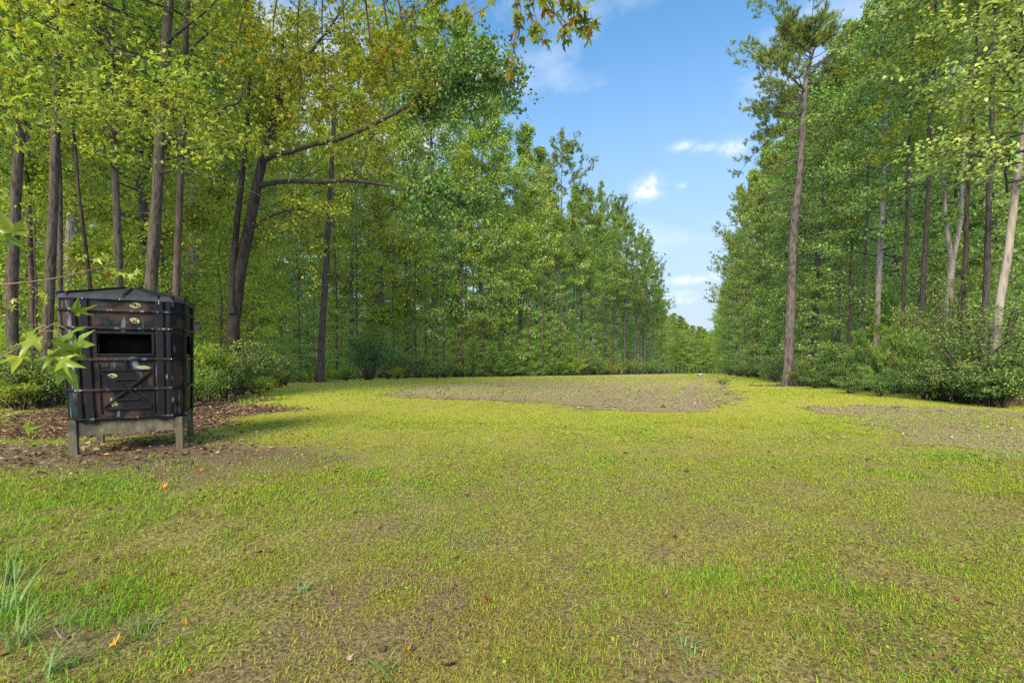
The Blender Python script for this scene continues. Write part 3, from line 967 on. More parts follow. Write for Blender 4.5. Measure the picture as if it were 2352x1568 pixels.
# ------------------------------------------------------------------ front trees along both sides, one by one
FRONT = [
    # photo x, base y, top y, shape, label
    (800, 869, 120, EDGEY[0], 'tall leafy tree just past the dark evergreen shrub'),
    (866, 868, 95, EDGEY[2], 'tall leafy tree second past the dark evergreen shrub'),
    (930, 867, 70, EDGEY[1], 'tall yellowish tree under the long horizontal limb'),
    (996, 866, 20, EDGE[1], 'tallest broadleaf tree of the tree line, crown reaching the top of the picture'),
    (1052, 865, 45, EDGEY[0], 'tall tree with a dark straight trunk behind the limb tips'),
    (1104, 865, 120, EDGE[3], 'broadleaf tree behind the lowest tip of the long limb'),
    (1150, 864, 215, EDGEY[1], 'broadleaf tree where the tree line first steps down'),
    (1194, 863, 300, EDGE[4], 'broadleaf tree with pale trunk left of the stepped gap'),
    (1232, 862, 345, EDGE[1], 'broadleaf tree two places before the single tall pine'),
    (1262, 862, 415, EDGE[2], 'broadleaf tree just before the single tall pine'),
    (1298, 862, 352, PINE[0], 'tall pine standing out above the tree line in the middle'),
    (1338, 861, 430, EDGE[3], 'broadleaf tree just beyond the single tall pine'),
    (1366, 861, 462, PINE[1], 'first pine of the dark pine group beyond the single tall pine'),
    (1394, 860, 485, EDGE[0], 'pale green tree between the pines of the dark group'),
    (1412, 860, 490, PINE[2], 'pine with long bare trunk in the dark pine group'),
    (1438, 859.6, 520, PINE[0], 'pine in the thick of the dark pine group'),
    (1462, 859.2, 555, PINE[1], 'slightly leaning pine near the end of the dark pine group'),
    (1484, 858.8, 575, PINE[2], 'last but one pine of the dark pine group'),
    (1503, 858.4, 612, PINE[0], 'last pine of the dark group with a branch reaching over the field'),
    (1521, 858, 690, EDGE[1], 'small far tree after the last dark pine'),
    # far side, woods on the other hand
    (1700, 861, 560, EDGE[2], 'far broadleaf tree closest to the open sky gap'),
    (1722, 864, 455, PINE[1], 'pine with bare pale trunk beyond the big pine'),
    (1752, 868, 420, EDGE[4], 'broadleaf tree between the two pines'),
    (1858, 876, 180, EDGE[0], 'slim broadleaf tree just behind the big pine'),
    (1895, 884, 130, EDGE[3], 'slender tree with spotted trunk beside the big pine'),
    (1948, 880, 85, EDGE[1], 'broadleaf tree between the big pine and the pale trunk'),
    (2085, 888, 10, EDGE[2], 'bushy broadleaf tree just past the pale trunk'),
    (2130, 880, -60, EDGE[4], 'broadleaf tree behind the forked trunk by the bare plot'),
    (2235, 890, -120, EDGE[0], 'broadleaf tree between the forked trunk and the leaning trunk'),
    (2330, 896, -200, EDGE[3], 'broadleaf tree behind the leaning trunk at the picture edge'),
]
for i, (px, py, pt, ms, lab) in enumerate(FRONT):
    b = gp(px, py); top = atd(px, pt, b[1] + 1.5)
    pine = any(ms is p for p in PINE)
    s = float(top[2] - b[2]) / 26.
    px_off = float((top[0] - b[0]) / max(top[2] - b[2], 1))
    t = plant('pine_tree' if pine else 'broadleaf_tree', ms, base(b[0], b[1] + 1.2), s, i * 1.7, lab, 'tree', 'trees along the edge of the clearing')
    wid = .92 if b[1] < 45 else .85
    t.scale = (s * wid, s * wid, s)
    occupied.append((b[0], b[1] + 1.2))

POLE = [gen_tree(190 + i, 23., .135, .5, 2.5, 40, 7, 18, .2, 'd', (BARK_GREY, BARK_BROWN)[i], (MG, YG)[i], 'top', sides=7, el=(10, 60), wander=.16, sig=.2, zsig=.1) for i in range(2)]
POLES_L = (690, 775, 822, 905, 955, 978, 1020, 1062, 1086, 1125, 1175, 1212, 1246, 1280, 1322, 1352, 1386, 1408)
for i, px in enumerate(POLES_L):
    b = gp(px, float(np.interp(px, (690, 800, 930, 1052, 1194, 1298, 1412), (874.5, 869.8, 867.8, 865.8, 863.6, 862.4, 860.4))))
    sc = .8 + .35 * ((i * 7) % 5) / 5
    plant('broadleaf_tree', POLE[i % 2], base(b[0], b[1]), (sc * .9, sc * .9, sc), i * 1.3, ORD[i] + ' slim bare trunk along the tree line, counted from the forked tree', 'tree', 'slim trunks along the tree line')
    occupied.append((b[0], b[1]))
POLES_R = (1922, 1944, 1976, 2066, 2112, 2206, 2252)
for i, px in enumerate(POLES_R):
    b = gp(px, float(np.interp(px, (1850, 1900, 2000, 2100, 2250), (882, 884, 894, 901, 916))))
    sc = (.85 + .35 * ((i * 7) % 5) / 5) if i > 2 else .72 + .05 * i
    plant('broadleaf_tree', POLE[i % 2], base(b[0], b[1]), (sc * .85, sc * .85, sc), i * 1.9, ORD[i] + ' slim trunk past the big pine, counted from the big pine', 'tree', 'slim trunks past the big pine')
    occupied.append((b[0], b[1]))

FSAP = (705, 752, 792, 850, 884, 915, 948, 985, 1012, 1044, 1078, 1108, 1140, 1168, 1202, 1236, 1268, 1305, 1345, 1390)
for i, px in enumerate(FSAP):
    b = gp(px, float(np.interp(px, (690, 800, 930, 1052, 1194, 1298, 1412), (873.6, 869.4, 867.4, 865.6, 863.4, 862.3, 860.4))))
    sc = .5 + .45 * ((i * 3) % 7) / 7
    plant('sapling', SAP[(1, 0, 1, 2)[i % 4]], base(b[0], b[1] + .5), (sc * 1.15, sc * 1.15, sc), i * 2.3, ORD[i] + ' bright sapling at the front of the tree line, counted from the forked tree', 'sapling', 'saplings at the front of the tree line', ('stem', 'foliage'))

# far end of the clearing
for i, (px, pt) in enumerate(((1545, 722), (1563, 738), (1580, 746), (1598, 752), (1617, 757), (1634, 768), (1652, 772), (1668, 735), (1684, 640), (1554, 728), (1572, 742), (1590, 750), (1608, 752), (1626, 762), (1642, 768))):
    Y = 150 if i in (7, 8) else 203 + 6 * (i % 3) + i * .7
    q = atd(px, pt, Y); z = float(zbase(Y))
    s = float(q[2] - z) / 26.
    plant('broadleaf_tree', (EDGEY, EDGE)[i % 2][i % 3], (float(q[0]), Y, z), (s * 1.45, s * 1.45, s), i * 2.1,
          'small distant tree closing the far end of the clearing', 'tree', 'trees at the far end of the clearing')
    occupied.append((q[0], Y))

# ------------------------------------------------------------------ the trees one can tell apart


def px_path(pts, Y, n, b):
    """photo positions (x, y, width[, distance]) -> smooth local path with radii"""
    P = []
    for p in pts:
        d = p[3] if len(p) > 3 else Y
        P.append([*(atd(p[0], p[1], d) - b), p[2] * d / 1045 / 2 / math.hypot(1, (p[0] - 1176) / 1045)])
    return smooth_path(P, n)


def limb_foliage(paths, seed, ntw, cnt, L, tlen, shape='h', start=.35, sig=.14, zsig=.08, leaf=MG, tone=0., twr=.012, bark=BARK_DARK, bias=(0, 0, .12)):
    r = np.random.default_rng(seed)
    tw, fo = Geo(), Geo()
    P0, D, LN = [], [], []
    for k, fp in enumerate(paths):
        m = len(fp); t = np.gradient(fp[:, :3], axis=0)
        for i in range(ntw[k] if isinstance(ntw, (list, tuple)) else ntw):
            s = start + (1 - start) * r.random() ** .8
            j = min(int(s * (m - 1)), m - 2); f = s * (m - 1) - j
            p = fp[j, :3] * (1 - f) + fp[j + 1, :3] * f
            d = unit(unit(t[j]) * r.uniform(.1, .9) + r.normal(0, .75, 3) * np.array([1, 1, .6]) + np.array(bias))
            l = tlen * r.uniform(.5, 1.4)
            mid = p + d * l * .5 + [0, 0, .06 * l]; end = p + d * l
            tw.add(*tube(np.array([p, mid, end]), np.array([twr, twr * .6, .003]), 4, False))
            for q in range(6):
                pp = p + (end - p) * r.uniform(.3, 1.)
                dd = unit(d + r.normal(0, .7, 3) * np.array([1, 1, .6]))
                P0.append(pp); D.append(dd); LN.append(l * r.uniform(.25, .5))
    spray(fo, np.array(P0), np.array(D), np.array(LN), cnt, L, L * .75, shape, r, sig, zsig, tone, tilt=.9)
    return tw.mesh('twigs', bark, True), fo.mesh('foliage', leaf)


def real_tree(name, label, Y, trunk, bark, limbs=(), crown=None, crown_scale=1., second=None, sides=14, crown_up=0., zbot=None, lean=0.):
    x0 = atd(trunk[0][0], trunk[0][1], Y)[0]
    b = np.array(base(x0, Y))
    t = thing(name, label, 'tree', tuple(b))
    pts = list(trunk)
    P = px_path(pts, Y, 30, b)
    # carry the trunk down to the ground with a root flare
    low = P[0].copy(); foot = np.array([P[0][0] - (P[1][0] - P[0][0]) * .2, P[0][1], -.1, P[0][3] * 1.5])
    knee = np.array([low[0], low[1], min(.45, low[2] * .6), low[3] * 1.1])
    P = np.vstack([foot, knee, P]) if low[2] > .5 else np.vstack([foot, P[1:]])
    g = Geo(); g.add(*tube(P[:, :3], P[:, 3], sides, True, .035))
    link('trunk', g.mesh('trunk', bark, True), t)
    if second:
        g = Geo(); q = px_path(second, Y, 18, b); g.add(*tube(q[:, :3], q[:, 3], 11, True, .035)); link('stem', g.mesh('stem', bark, True), t)
    LP = []
    for l in limbs:
        q = px_path(l, Y, 16, b)
        g = Geo(); g.add(*tube(q[:, :3], q[:, 3], 8, True, .05)); link('limb', g.mesh('limb', BARK_DARK, True), t)
        LP.append(q)
    if crown:
        top = P[-1]; dirx = float(top[0] - P[len(P) // 3][0]) / max(float(top[2] - P[len(P) // 3][2]), 1)
        for nm, me in zip(('branches', 'crown'), crown):
            link(nm, me, t, (0, 0, crown_up), (0, math.atan(dirx), x0 * 3.1), crown_scale)
    occupied.append((x0, Y))
    return t, LP, b, P


# behind the blind
real_tree('broadleaf_tree', 'thick grey trunk at the very edge of the picture behind the blind', 13.6, [(33, 880, 32), (28, 700, 30), (34, 520, 28), (45, 330, 26), (62, 180, 23), (85, -20, 20), (120, -400, 10)], BARK_GREY, crown=NEARC[0], crown_scale=.95)
real_tree('broadleaf_tree', 'thin dark trunk beside the thick grey one', 15, [(80, 860, 16), (76, 700, 15), (66, 480, 14), (64, 250, 13), (70, 0, 11), (75, -250, 6)], BARK_BROWN, crown=NEARC[1], crown_scale=.8)
real_tree('broadleaf_tree', 'stout brown trunk with a slim twin close behind the blind roof', 13.2, [(105, 880, 30), (112, 700, 27), (122, 500, 24), (128, 300, 22), (135, 100, 20), (140, -100, 17), (150, -400, 9)], BARK_GREY,
          second=[(140, 760, 13, 14), (138, 600, 14, 14), (137, 420, 13, 14), (128, 250, 12, 14), (118, 60, 10, 14), (110, -100, 6, 14)], crown=NEARC[0], crown_scale=.9)
real_tree('broadleaf_tree', 'pale smooth trunk set back between two brown ones', 20, [(160, 860, 23), (158, 640, 22), (162, 500, 20), (168, 300, 17), (172, 80, 14), (176, -150, 7)], BARK_PALE, crown=NEARC[1], crown_scale=.85)
real_tree('broadleaf_tree', 'thin trunk leaning towards the pale smooth one', 14, [(222, 840, 12), (212, 700, 11), (196, 560, 10), (182, 450, 9), (172, 330, 8), (160, 200, 5)], BARK_DARK)
real_tree('broadleaf_tree', 'slender straight trunk rising above the middle of the blind roof', 14.5, [(278, 860, 20), (275, 640, 19), (268, 480, 18), (261, 300, 17), (257, 120, 16), (254, -60, 14), (250, -350, 7)], BARK_GREY, crown=NEARC[0], crown_scale=.82)
real_tree('broadleaf_tree', 'thickest straight trunk rising above the end of the blind roof', 13.4,
          [(340, 880, 36), (346, 680, 32), (354, 560, 29), (362, 430, 27), (370, 280, 25), (380, 120, 23), (392, -40, 20), (410, -350, 11)], BARK_GREY,
          limbs=[[(366, 398, 8), (400, 392, 5, 13), (430, 396, 4.5, 12.7), (500, 412, 3.5, 12.4), (590, 445, 2.5, 12), (660, 500, 1.2, 12)],
                 [(372, 340, 11), (405, 312, 10, 12.8), (450, 298, 9, 12.2), (490, 272, 8, 12), (520, 243, 7, 11.8), (548, 236, 6, 11.6), (556, 200, 4, 11.5), (540, 130, 2, 11.4)],
                 [(383, 100, 8), (430, 60, 6, 12.6), (480, 20, 4, 12.2), (520, -30, 2, 12)]],
          crown=NEARC[1], crown_scale=.98)
real_tree('broadleaf_tree', 'slim dark trunk close beside the thickest straight one', 14.6, [(404, 860, 19), (406, 640, 18), (412, 480, 16), (418, 320, 15), (424, 160, 13), (432, 0, 11), (440, -250, 6)], BARK_BROWN,
          limbs=[[(424, 160, 6), (445, 110, 5), (475, 80, 4), (500, 60, 2)]], crown=NEARC[0], crown_scale=.8)
# the forked tree with the two long limbs
t9, LP, b9, P9 = real_tree('maple_tree', 'dark forked tree with two long limbs reaching over the lawn', 18.5,
    [(537, 815, 34), (535, 760, 32), (540, 700, 34), (548, 640, 31), (562, 570, 28), (575, 510, 25), (588, 440, 24), (596, 400, 22), (607, 350, 19), (618, 310, 16), (628, 270, 13), (640, 200, 10), (650, 90, 6)], BARK_DARK,
    limbs=[[(596, 428, 13), (625, 420, 12, 18), (680, 416, 11.5, 17.6), (740, 418, 11, 17.2), (790, 414, 10, 17), (850, 419, 9, 16.8), (900, 428, 7.5, 16.6), (960, 438, 6, 16.4), (1020, 450, 4, 16.2), (1075, 470, 2, 16)],
           [(600, 375, 13), (625, 358, 12, 18), (665, 350, 11.5, 17.5), (705, 335, 11, 17), (765, 325, 10.5, 16.6), (810, 306, 10, 16.3), (870, 280, 9, 16), (938, 244, 8, 15.8), (1000, 205, 6, 15.6), (1070, 165, 4, 15.4), (1140, 175, 2, 15.2)],
           [(640, 240, 9), (668, 180, 8, 17.5), (690, 150, 8, 17), (720, 112, 7, 16.6), (760, 60, 5, 16.2), (800, 0, 3, 16)],
           [(570, 545, 8), (595, 512, 6, 18), (640, 490, 5, 17.7), (690, 482, 4, 17.4), (740, 500, 2, 17.2)],
           [(780, 414, 4, 17), (830, 380, 3.5, 16.8), (845, 330, 3, 16.6), (860, 300, 2, 16.5)]],
    second=[(534, 720, 17, 18.3), (534, 640, 17, 18.3), (540, 560, 15, 18.3), (548, 480, 14, 18.3), (558, 390, 12, 18.3), (566, 300, 10, 18.3), (572, 200, 7, 18.3), (578, 80, 4, 18.3)])
tw, fo = limb_foliage([LP[0][10:], LP[1][9:]], 301, [34, 66], 15, .115, 1.2, leaf=DG, start=.2, shape='h', bias=(0, .45, .1))
link_stuff('twigs', tw, t9); link_stuff('dark_foliage', fo, t9)
tw, fo = limb_foliage([LP[2], LP[3], LP[4], P9[14:], px_path([(548, 480, 14), (566, 300, 10), (572, 200, 7), (578, 80, 4)], 18.3, 10, b9)], 302, [36, 14, 16, 52, 36], 15, .115, 1.6, leaf=YG, start=.25, shape='h', bias=(0, .75, .15))
link_stuff('twigs', tw, t9); link_stuff('crown', fo, t9)
real_tree('broadleaf_tree', 'dark bare lower trunk standing in a ring of fallen leaves', 35.5, [(736, 874, 17), (740, 760, 16), (748, 640, 15), (752, 560, 14), (757, 470, 12), (762, 380, 11), (768, 250, 9), (775, 120, 6)], BARK_BROWN,
          crown=gen_tree(171, 26, .25, .36, 3.6, 52, 8, 20, .19, 'd', BARK_BROWN, YG, 'top', sig=.24, zsig=.12, bole=False, wander=.02))

# the other side
bp, Yp = gp(1808, 886), None
Yp = float(bp[1])
tp, _, bb, PP = real_tree('pine_tree', 'tall big pine with thick scaly trunk at the edge of the lawn', Yp,
    [(1808, 884, 25), (1812, 790, 23), (1816, 700, 22), (1820, 600, 20), (1825, 500, 19), (1834, 430, 17), (1840, 340, 15), (1846, 250, 13), (1850, 190, 11), (1856, 160, 9), (1864, 132, 6), (1872, 108, 3)], BARK_PINE, sides=16)
r = np.random.default_rng(77)
wood, crown = Geo(), Geo(); C, D = [], []
top_h = PP[-1][2]
for i in range(66):
    f = (i + r.random()) / 66
    j = 15 + int(f * 16.9) if i > 5 else int(10 + i)
    j = min(j, len(PP) - 1); o = PP[j, :3]
    ln = (3.6 * math.sin(math.pi * (.3 + .6 * f)) ** .7 * r.uniform(.45, 1.2)) if i > 5 else r.uniform(.6, 2.2)
    azm = r.uniform(0, 6.28)
    if i > 5 and r.random() < .4: azm = math.pi + r.normal(0, .5)
    e = R(-12 + 55 * f + r.normal(0, 14))
    d = np.array([math.cos(azm) * math.cos(e), math.sin(azm) * math.cos(e), math.sin(e)])
    s = np.linspace(0, 1, 7)
    ln *= 1.32 if f < .8 else .6
    pts = o + d * (s * ln)[:, None] + np.array([0, 0, 1]) * ((s ** 2) * ln * (.25 if f > .4 else -.12))[:, None] + r.normal(0, .04 * ln, (7, 3)) * s[:, None]
    wood.add(*tube(pts, max(PP[j, 3] * .28, .025) * (1 - .8 * s), 5, False))
    if i <= 3: continue
    for q in range(10):
        ss = r.uniform(.35, 1); jj = min(int(ss * 6), 5); p = pts[jj] + (pts[jj + 1] - pts[jj]) * (ss * 6 - jj)
        an = r.choice([-1, 1]) * r.uniform(.1, 1.2)
        dd = unit(np.array([d[0] * math.cos(an) - d[1] * math.sin(an), d[0] * math.sin(an) + d[1] * math.cos(an), r.uniform(-.1, .8)])); l2 = r.uniform(.25, .9)
        wood.add(*tube(np.array([p, p + dd * l2]), np.array([.014, .005]), 3, False))
        for z in range(5):
            C.append(p + dd * l2 * r.uniform(.3, 1.1) + r.normal(0, .1, 3)); D.append(dd + [0, 0, .5] + r.normal(0, .3, 3))
C, D = np.array(C), np.array(D)
needles(crown, C, D, .24, 18, .014, r)
needles(crown, C[::7] - [0, 0, .12], D[::7], .14, 8, .02, r, tone=.5, up=-.5)
link('branches', wood.mesh('branches', BARK_PINE, True), tp)
link('crown', crown.mesh('crown', NEEDLE), tp)

EDGEC = [gen_tree(172 + i, 24., .2, .34, 3.7, 60, 9, 22, .165, 'h', BARK_BROWN, MG, 'col', el=(0, 55), sig=.22, zsig=.1, wander=.02, bole=False) for i in range(2)]
tpale, _, bpal, Ppal = real_tree('broadleaf_tree', 'straight pale barked trunk with a clump of vine leaves on it', 24, [(2010, 830, 16), (2014, 740, 15.5), (2018, 640, 15), (2024, 520, 14), (2029, 420, 12), (2033, 330, 11), (2034, 220, 10), (2036, 120, 7), (2038, 30, 4)], BARK_PALE, crown=EDGEC[0], crown_scale=.84)
vg = Geo(); rv = np.random.default_rng(5)
k = 420
zz = rv.uniform(2.2, 5.2, k); zz = np.where(rv.random(k) < .6, rv.normal(3.3, .45, k), zz)
th = rv.uniform(0, 6.28, k); rr = np.abs(rv.normal(.22, .1, k))
cx = np.interp(zz, Ppal[:, 2], Ppal[:, 0]); cy = np.interp(zz, Ppal[:, 2], Ppal[:, 1])
leaves(vg, np.stack([cx + rr * np.cos(th), cy + rr * np.sin(th), zz], -1), np.stack([np.cos(th), np.sin(th), np.full(k, -.6)], -1), rv.normal(0, .5, (k, 3)) + [0, 0, 1], .12, .09, rv.uniform(.3, .95, k), 'd')
link('vine', vg.mesh('vine', YG), tpale)
real_tree('broadleaf_tree', 'forked greyish trunk rising from brush by the bare plot', 20.5, [(2160, 900, 21), (2166, 820, 20), (2174, 740, 19), (2182, 650, 18), (2186, 600, 17), (2178, 550, 12), (2172, 490, 10), (2168, 400, 9), (2175, 250, 7), (2180, 100, 5)], BARK_PALE,
          second=[(2186, 605, 13), (2196, 560, 13), (2206, 500, 12), (2210, 420, 10), (2215, 300, 9), (2222, 120, 6), (2226, 0, 4)], crown=EDGEC[1], crown_scale=.95)
real_tree('broadleaf_tree', 'leaning pale trunk at the far corner of the bare plot', 14.6, [(2281, 925, 26), (2283, 850, 24), (2289, 760, 23), (2298, 680, 23), (2312, 600, 22), (2322, 520, 21), (2332, 440, 19), (2342, 370, 18), (2356, 280, 16), (2372, 150, 13), (2390, 0, 9)], BARK_PALE, crown=EDGEC[0], crown_scale=.8)

# ------------------------------------------------------------------ woods behind


def zone_left(x, y):
    p = 1176 + 1045 * x / y
    return 0 if p < 450 else 1 if p < 700 else 2 if p < 1180 else 3


LZ = ['behind the blind', 'behind the forked tree', 'behind the tree line left of the field', 'beyond the field on the tree line side']
RZ = ['behind the big pine', 'behind the pale trunk and the bare plot']


def free(x, y, dist):
    for ox, oy in occupied:
        if (ox - x) ** 2 + (oy - y) ** 2 < dist * dist: return False
    return True


def inview(x, y, m): return abs(x) < 1.13 * y + m and y > 3


wr = random.Random(11)
cnt = 0
for side in (-1, 1):
    want = 128 if side < 0 else 52
    got = 0
    for _ in range(6000):
        if got >= want: break
        y = (wr.uniform(9, 78) if got < 100 else wr.uniform(50, 88)) if side < 0 else wr.uniform(12, 80)
        dep = wr.random() ** 1.3 * 26 + 1.8
        x = float(XL(y) - dep) if side < 0 else float(XR(y) + dep)
        if not inview(x, y, 3.) or not free(x, y, 3.1 if dep < 14 else 4): continue
        if side > 0 and y < 25 and 1176 + 1045 * x / y > 1950: continue
        if side < 0 and y < 21 and 1176 + 1045 * x / y < 720 and (y < 16 or 1176 + 1045 * x / y > 430): continue
        got += 1; occupied.append((x, y))
        pine = wr.random() < (.12 if side < 0 else .25)
        z = zone_left(x, y) if side < 0 else None
        where = LZ[z] if side < 0 else RZ[0 if 1176 + 1045 * x / y < 1960 else 1]
        deep = dep > 6
        ms = wr.choice(PINE) if pine else (wr.choice(DEEP) if (deep and wr.random() < .7) else wr.choice(EDGEY if (side < 0 and y < 60 and wr.random() < .75) else EDGE))
        s = wr.uniform(.78, 1.02)
        plant('pine_tree' if pine else 'broadleaf_tree', ms, base(x, y), (s * .95, s * .95, s), wr.uniform(0, 6.28),
              ('pine standing in the woods ' if pine else 'broadleaf tree standing in the woods ') + where, 'tree', 'trees in the woods ' + where)
# further strips beside the far half of the clearing
for side in (-1, 1):
    got = 0
    for _ in range(3000):
        if got >= (46 if side < 0 else 30): break
        y = wr.uniform(78, 205); dep = wr.random() ** 1.6 * 12 + .4
        x = float(XL(y) - dep) if side < 0 else float(XR(y) + dep)
        if not free(x, y, 3.8): continue
        got += 1; occupied.append((x, y))
        pine = wr.random() < .35
        s = wr.uniform(.8, .98) if side > 0 or y < 140 else wr.uniform(.68, .82)
        w = 'beside the far half of the clearing, ' + ('under the dark pines' if side < 0 else 'past the big pine')
        plant('pine_tree' if pine else 'broadleaf_tree', wr.choice(PINE if pine else EDGE + EDGEY[:1]), base(x, y), (s, s, s), wr.uniform(0, 6.28),
              ('distant pine ' if pine else 'distant broadleaf tree ') + w, 'tree', 'trees ' + w)

# saplings of the understorey
socc = []
for side in (-1, 1):
    got = 0
    for _ in range(6000):
        if got >= (110 if side < 0 else 56): break
        y = wr.uniform(14.5, 66) if side < 0 else wr.uniform(13, 62)
        dep = wr.random() ** 1.6 * 15 + .7
        x = float(XL(y) - dep) if side < 0 else float(XR(y) + dep)
        if not inview(x, y, 1.5): continue
        if any((a - x) ** 2 + (b - y) ** 2 < 3.2 for a, b in socc): continue
        if side < 0 and 460 < 1176 + 1045 * x / y < 650 and y < 19.5: continue
        if side > 0 and y < 25 and (1970 < 1176 + 1045 * x / y < 2060 or (2130 < 1176 + 1045 * x / y < 2220 and y < 21)): continue
        got += 1; socc.append((x, y))
        s = wr.uniform(.55, 1.25)
        where = LZ[zone_left(x, y)] if side < 0 else RZ[0 if 1176 + 1045 * x / y < 1960 else 1]
        plant('sapling', SAP[wr.choice((0, 2, 0, 2, 1)) if side < 0 and y < 32 else 1 if side > 0 else wr.choice((0, 1, 1))], base(x, y), s, wr.uniform(0, 6.28), 'leafy sapling in the understorey ' + where, 'sapling', 'saplings ' + where, ('stem', 'foliage'))

# ------------------------------------------------------------------ shrubs and young pines


def shrub_at(px, py, ms, s, label, cat='shrub', name='shrub', group=None, parts=('stem', 'foliage'), back=0.):
    b = gp(px, py)
    rs_ = random.Random(int(px * 7 + py)); s = (s * rs_.uniform(.8, 1.25), s * rs_.uniform(.8, 1.25), s * rs_.uniform(.7, 1.2))
    plant(name, ms, base(b[0], b[1] + back), s, px * .37, label, cat, group, parts)


SH_A = ((452, 925, 0, .72), (482, 916, 2, .85), (515, 914, 0, .8), (548, 908, 1, .95), (585, 903, 0, 1.), (612, 897, 2, .9), (638, 890, 1, 1.0), (470, 905, 1, 1.), (560, 898, 2, 1.2), (430, 935, 2, .55), (600, 910, 2, .55), (655, 886, 0, .8))
for i, (px, py, k, s) in enumerate(SH_A):
    shrub_at(px, py, SHRUB[k], s, rank(SH_A, px) + ' low shrub at the foot of the forked tree, counted from the blind', group='shrubs at the foot of the forked tree')
SH_B = ((10, 935, 0, .8), (50, 940, 2, .7), (95, 938, 1, .8), (130, 930, 0, .9), (30, 905, 1, 1.1), (85, 905, 0, 1.1), (140, 905, 2, 1.1))
for i, (px, py, k, s) in enumerate(SH_B):
    shrub_at(px, py, SHRUB[k], s, rank(SH_B, px) + ' low shrub from the picture edge, in the brush behind the blind', group='shrubs beside the blind')
shrub_at(838, 873, EVERSHRUB, 1.0, 'large dark evergreen shrub beside the trunk in the ring of leaves', back=1.)
shrub_at(885, 870, BIGSHRUB, .8, 'rounded mid green shrub next to the dark evergreen shrub', back=1.)
SH_C = ((675, 872, 0, 1.4), (700, 870, 1, 1.5), (790, 874, 2, .9), (930, 869, 1, 1.2), (960, 868, 0, 1.3), (990, 867, 2, 1.1), (1020, 867, 1, 1.3), (1048, 866, 0, 1.2), (1115, 865, 1, 1.4), (1180, 863.5, 0, 1.4), (1340, 861.6, 1, 1.7), (1365, 861, 0, 1.8), (1395, 860.6, 2, 1.6), (1420, 860.2, 1, 1.8), (1445, 859.8, 0, 1.8), (1470, 859.4, 1, 1.8), (1495, 859, 0, 1.9), (1515, 858.6, 1, 1.9), (910, 871, 2, .7), (1000, 869, 0, .7), (1080, 866, 2, .9), (1150, 865, 2, 1.0), (1320, 862.4, 2, 1.2), (1380, 861.4, 0, 1.2))
for i, (px, py, k, s) in enumerate(SH_C):
    shrub_at(px, py, SHRUB[k], s, rank(SH_C, px) + ' leafy shrub along the tree line, counted from the forked tree', group='shrubs along the tree line', back=.6)
YP_A = ((1085, 866, 1.15), (1130, 865, 1.25), (1165, 864.5, 1.1), (1205, 863.6, 1.4), (1232, 863.2, 1.15), (1258, 862.8, 1.45), (1285, 862.6, 1.3), (1307, 862.4, 1.1), (683, 872, 1.1))
for i, (px, py, s) in enumerate(YP_A):
    lab = 'tall bright young pine alone behind the forked tree' if px == 683 else rank(YP_A[:-1], px) + ' bright green young pine in the tree line row, counted from the forked tree'
    shrub_at(px, py, YPINE[i % 2], s if px != 683 else 1.3, lab, 'pine', 'young_pine', None if px == 683 else 'young pines along the tree line', ('stem', 'needles'), .3)
YP_B = ((1912, 891, .7), (1985, 899, .95), (2035, 903, .75), (2068, 908, .9), (2125, 911, .65), (1768, 873, .9), (2045, 893, 1.25))
for i, (px, py, s) in enumerate(YP_B):
    shrub_at(px, py, YPINE[i % 2], s, rank(YP_B, px) + ' bushy young pine near the big pine, counted from the sky gap', 'pine', 'young_pine', 'young pines by the bare plot', ('stem', 'needles'), .4)
SH_D = ((1680, 861.5, 0, 1.4), (1700, 863.5, 1, 1.5), (1725, 866, 0, 1.3), (1745, 868, 1, 1.3), (1785, 878, 0, .9), (1850, 888, 1, .9), (1870, 886, 0, 1.1), (1885, 893, 2, .6), (1925, 890, 0, 1.2), (1965, 893, 1, 1.1), (2010, 898, 0, 1.1), (2080, 905, 1, 1.1), (2115, 905, 0, 1.3), (2150, 918, 2, .7), (2175, 922, 1, .8), (2200, 924, 0, .8), (2230, 928, 2, .7), (2255, 930, 1, .7), (2305, 937, 0, .7), (2340, 940, 2, .7), (1970, 905, 2, .5), (2040, 912, 2, .5))
for i, (px, py, k, s) in enumerate(SH_D):
    shrub_at(px, py, SHRUB[min(k, 1)], s, rank(SH_D, px) + ' leafy shrub at the woods edge round the big pine, counted from the sky gap', group='shrubs past the big pine', back=.4)
shrub_at(2240, 915, BIGSHRUB, .98, 'big rounded leafy shrub between forked and leaning trunks', back=1.)
shrub_at(2325, 932, BIGSHRUB, .95, 'big rounded leafy shrub beside the leaning trunk, cut by the picture edge', back=.6)
shrub_at(2180, 905, BIGSHRUB, .8, 'big leafy shrub at the foot of the forked trunk', back=.8)


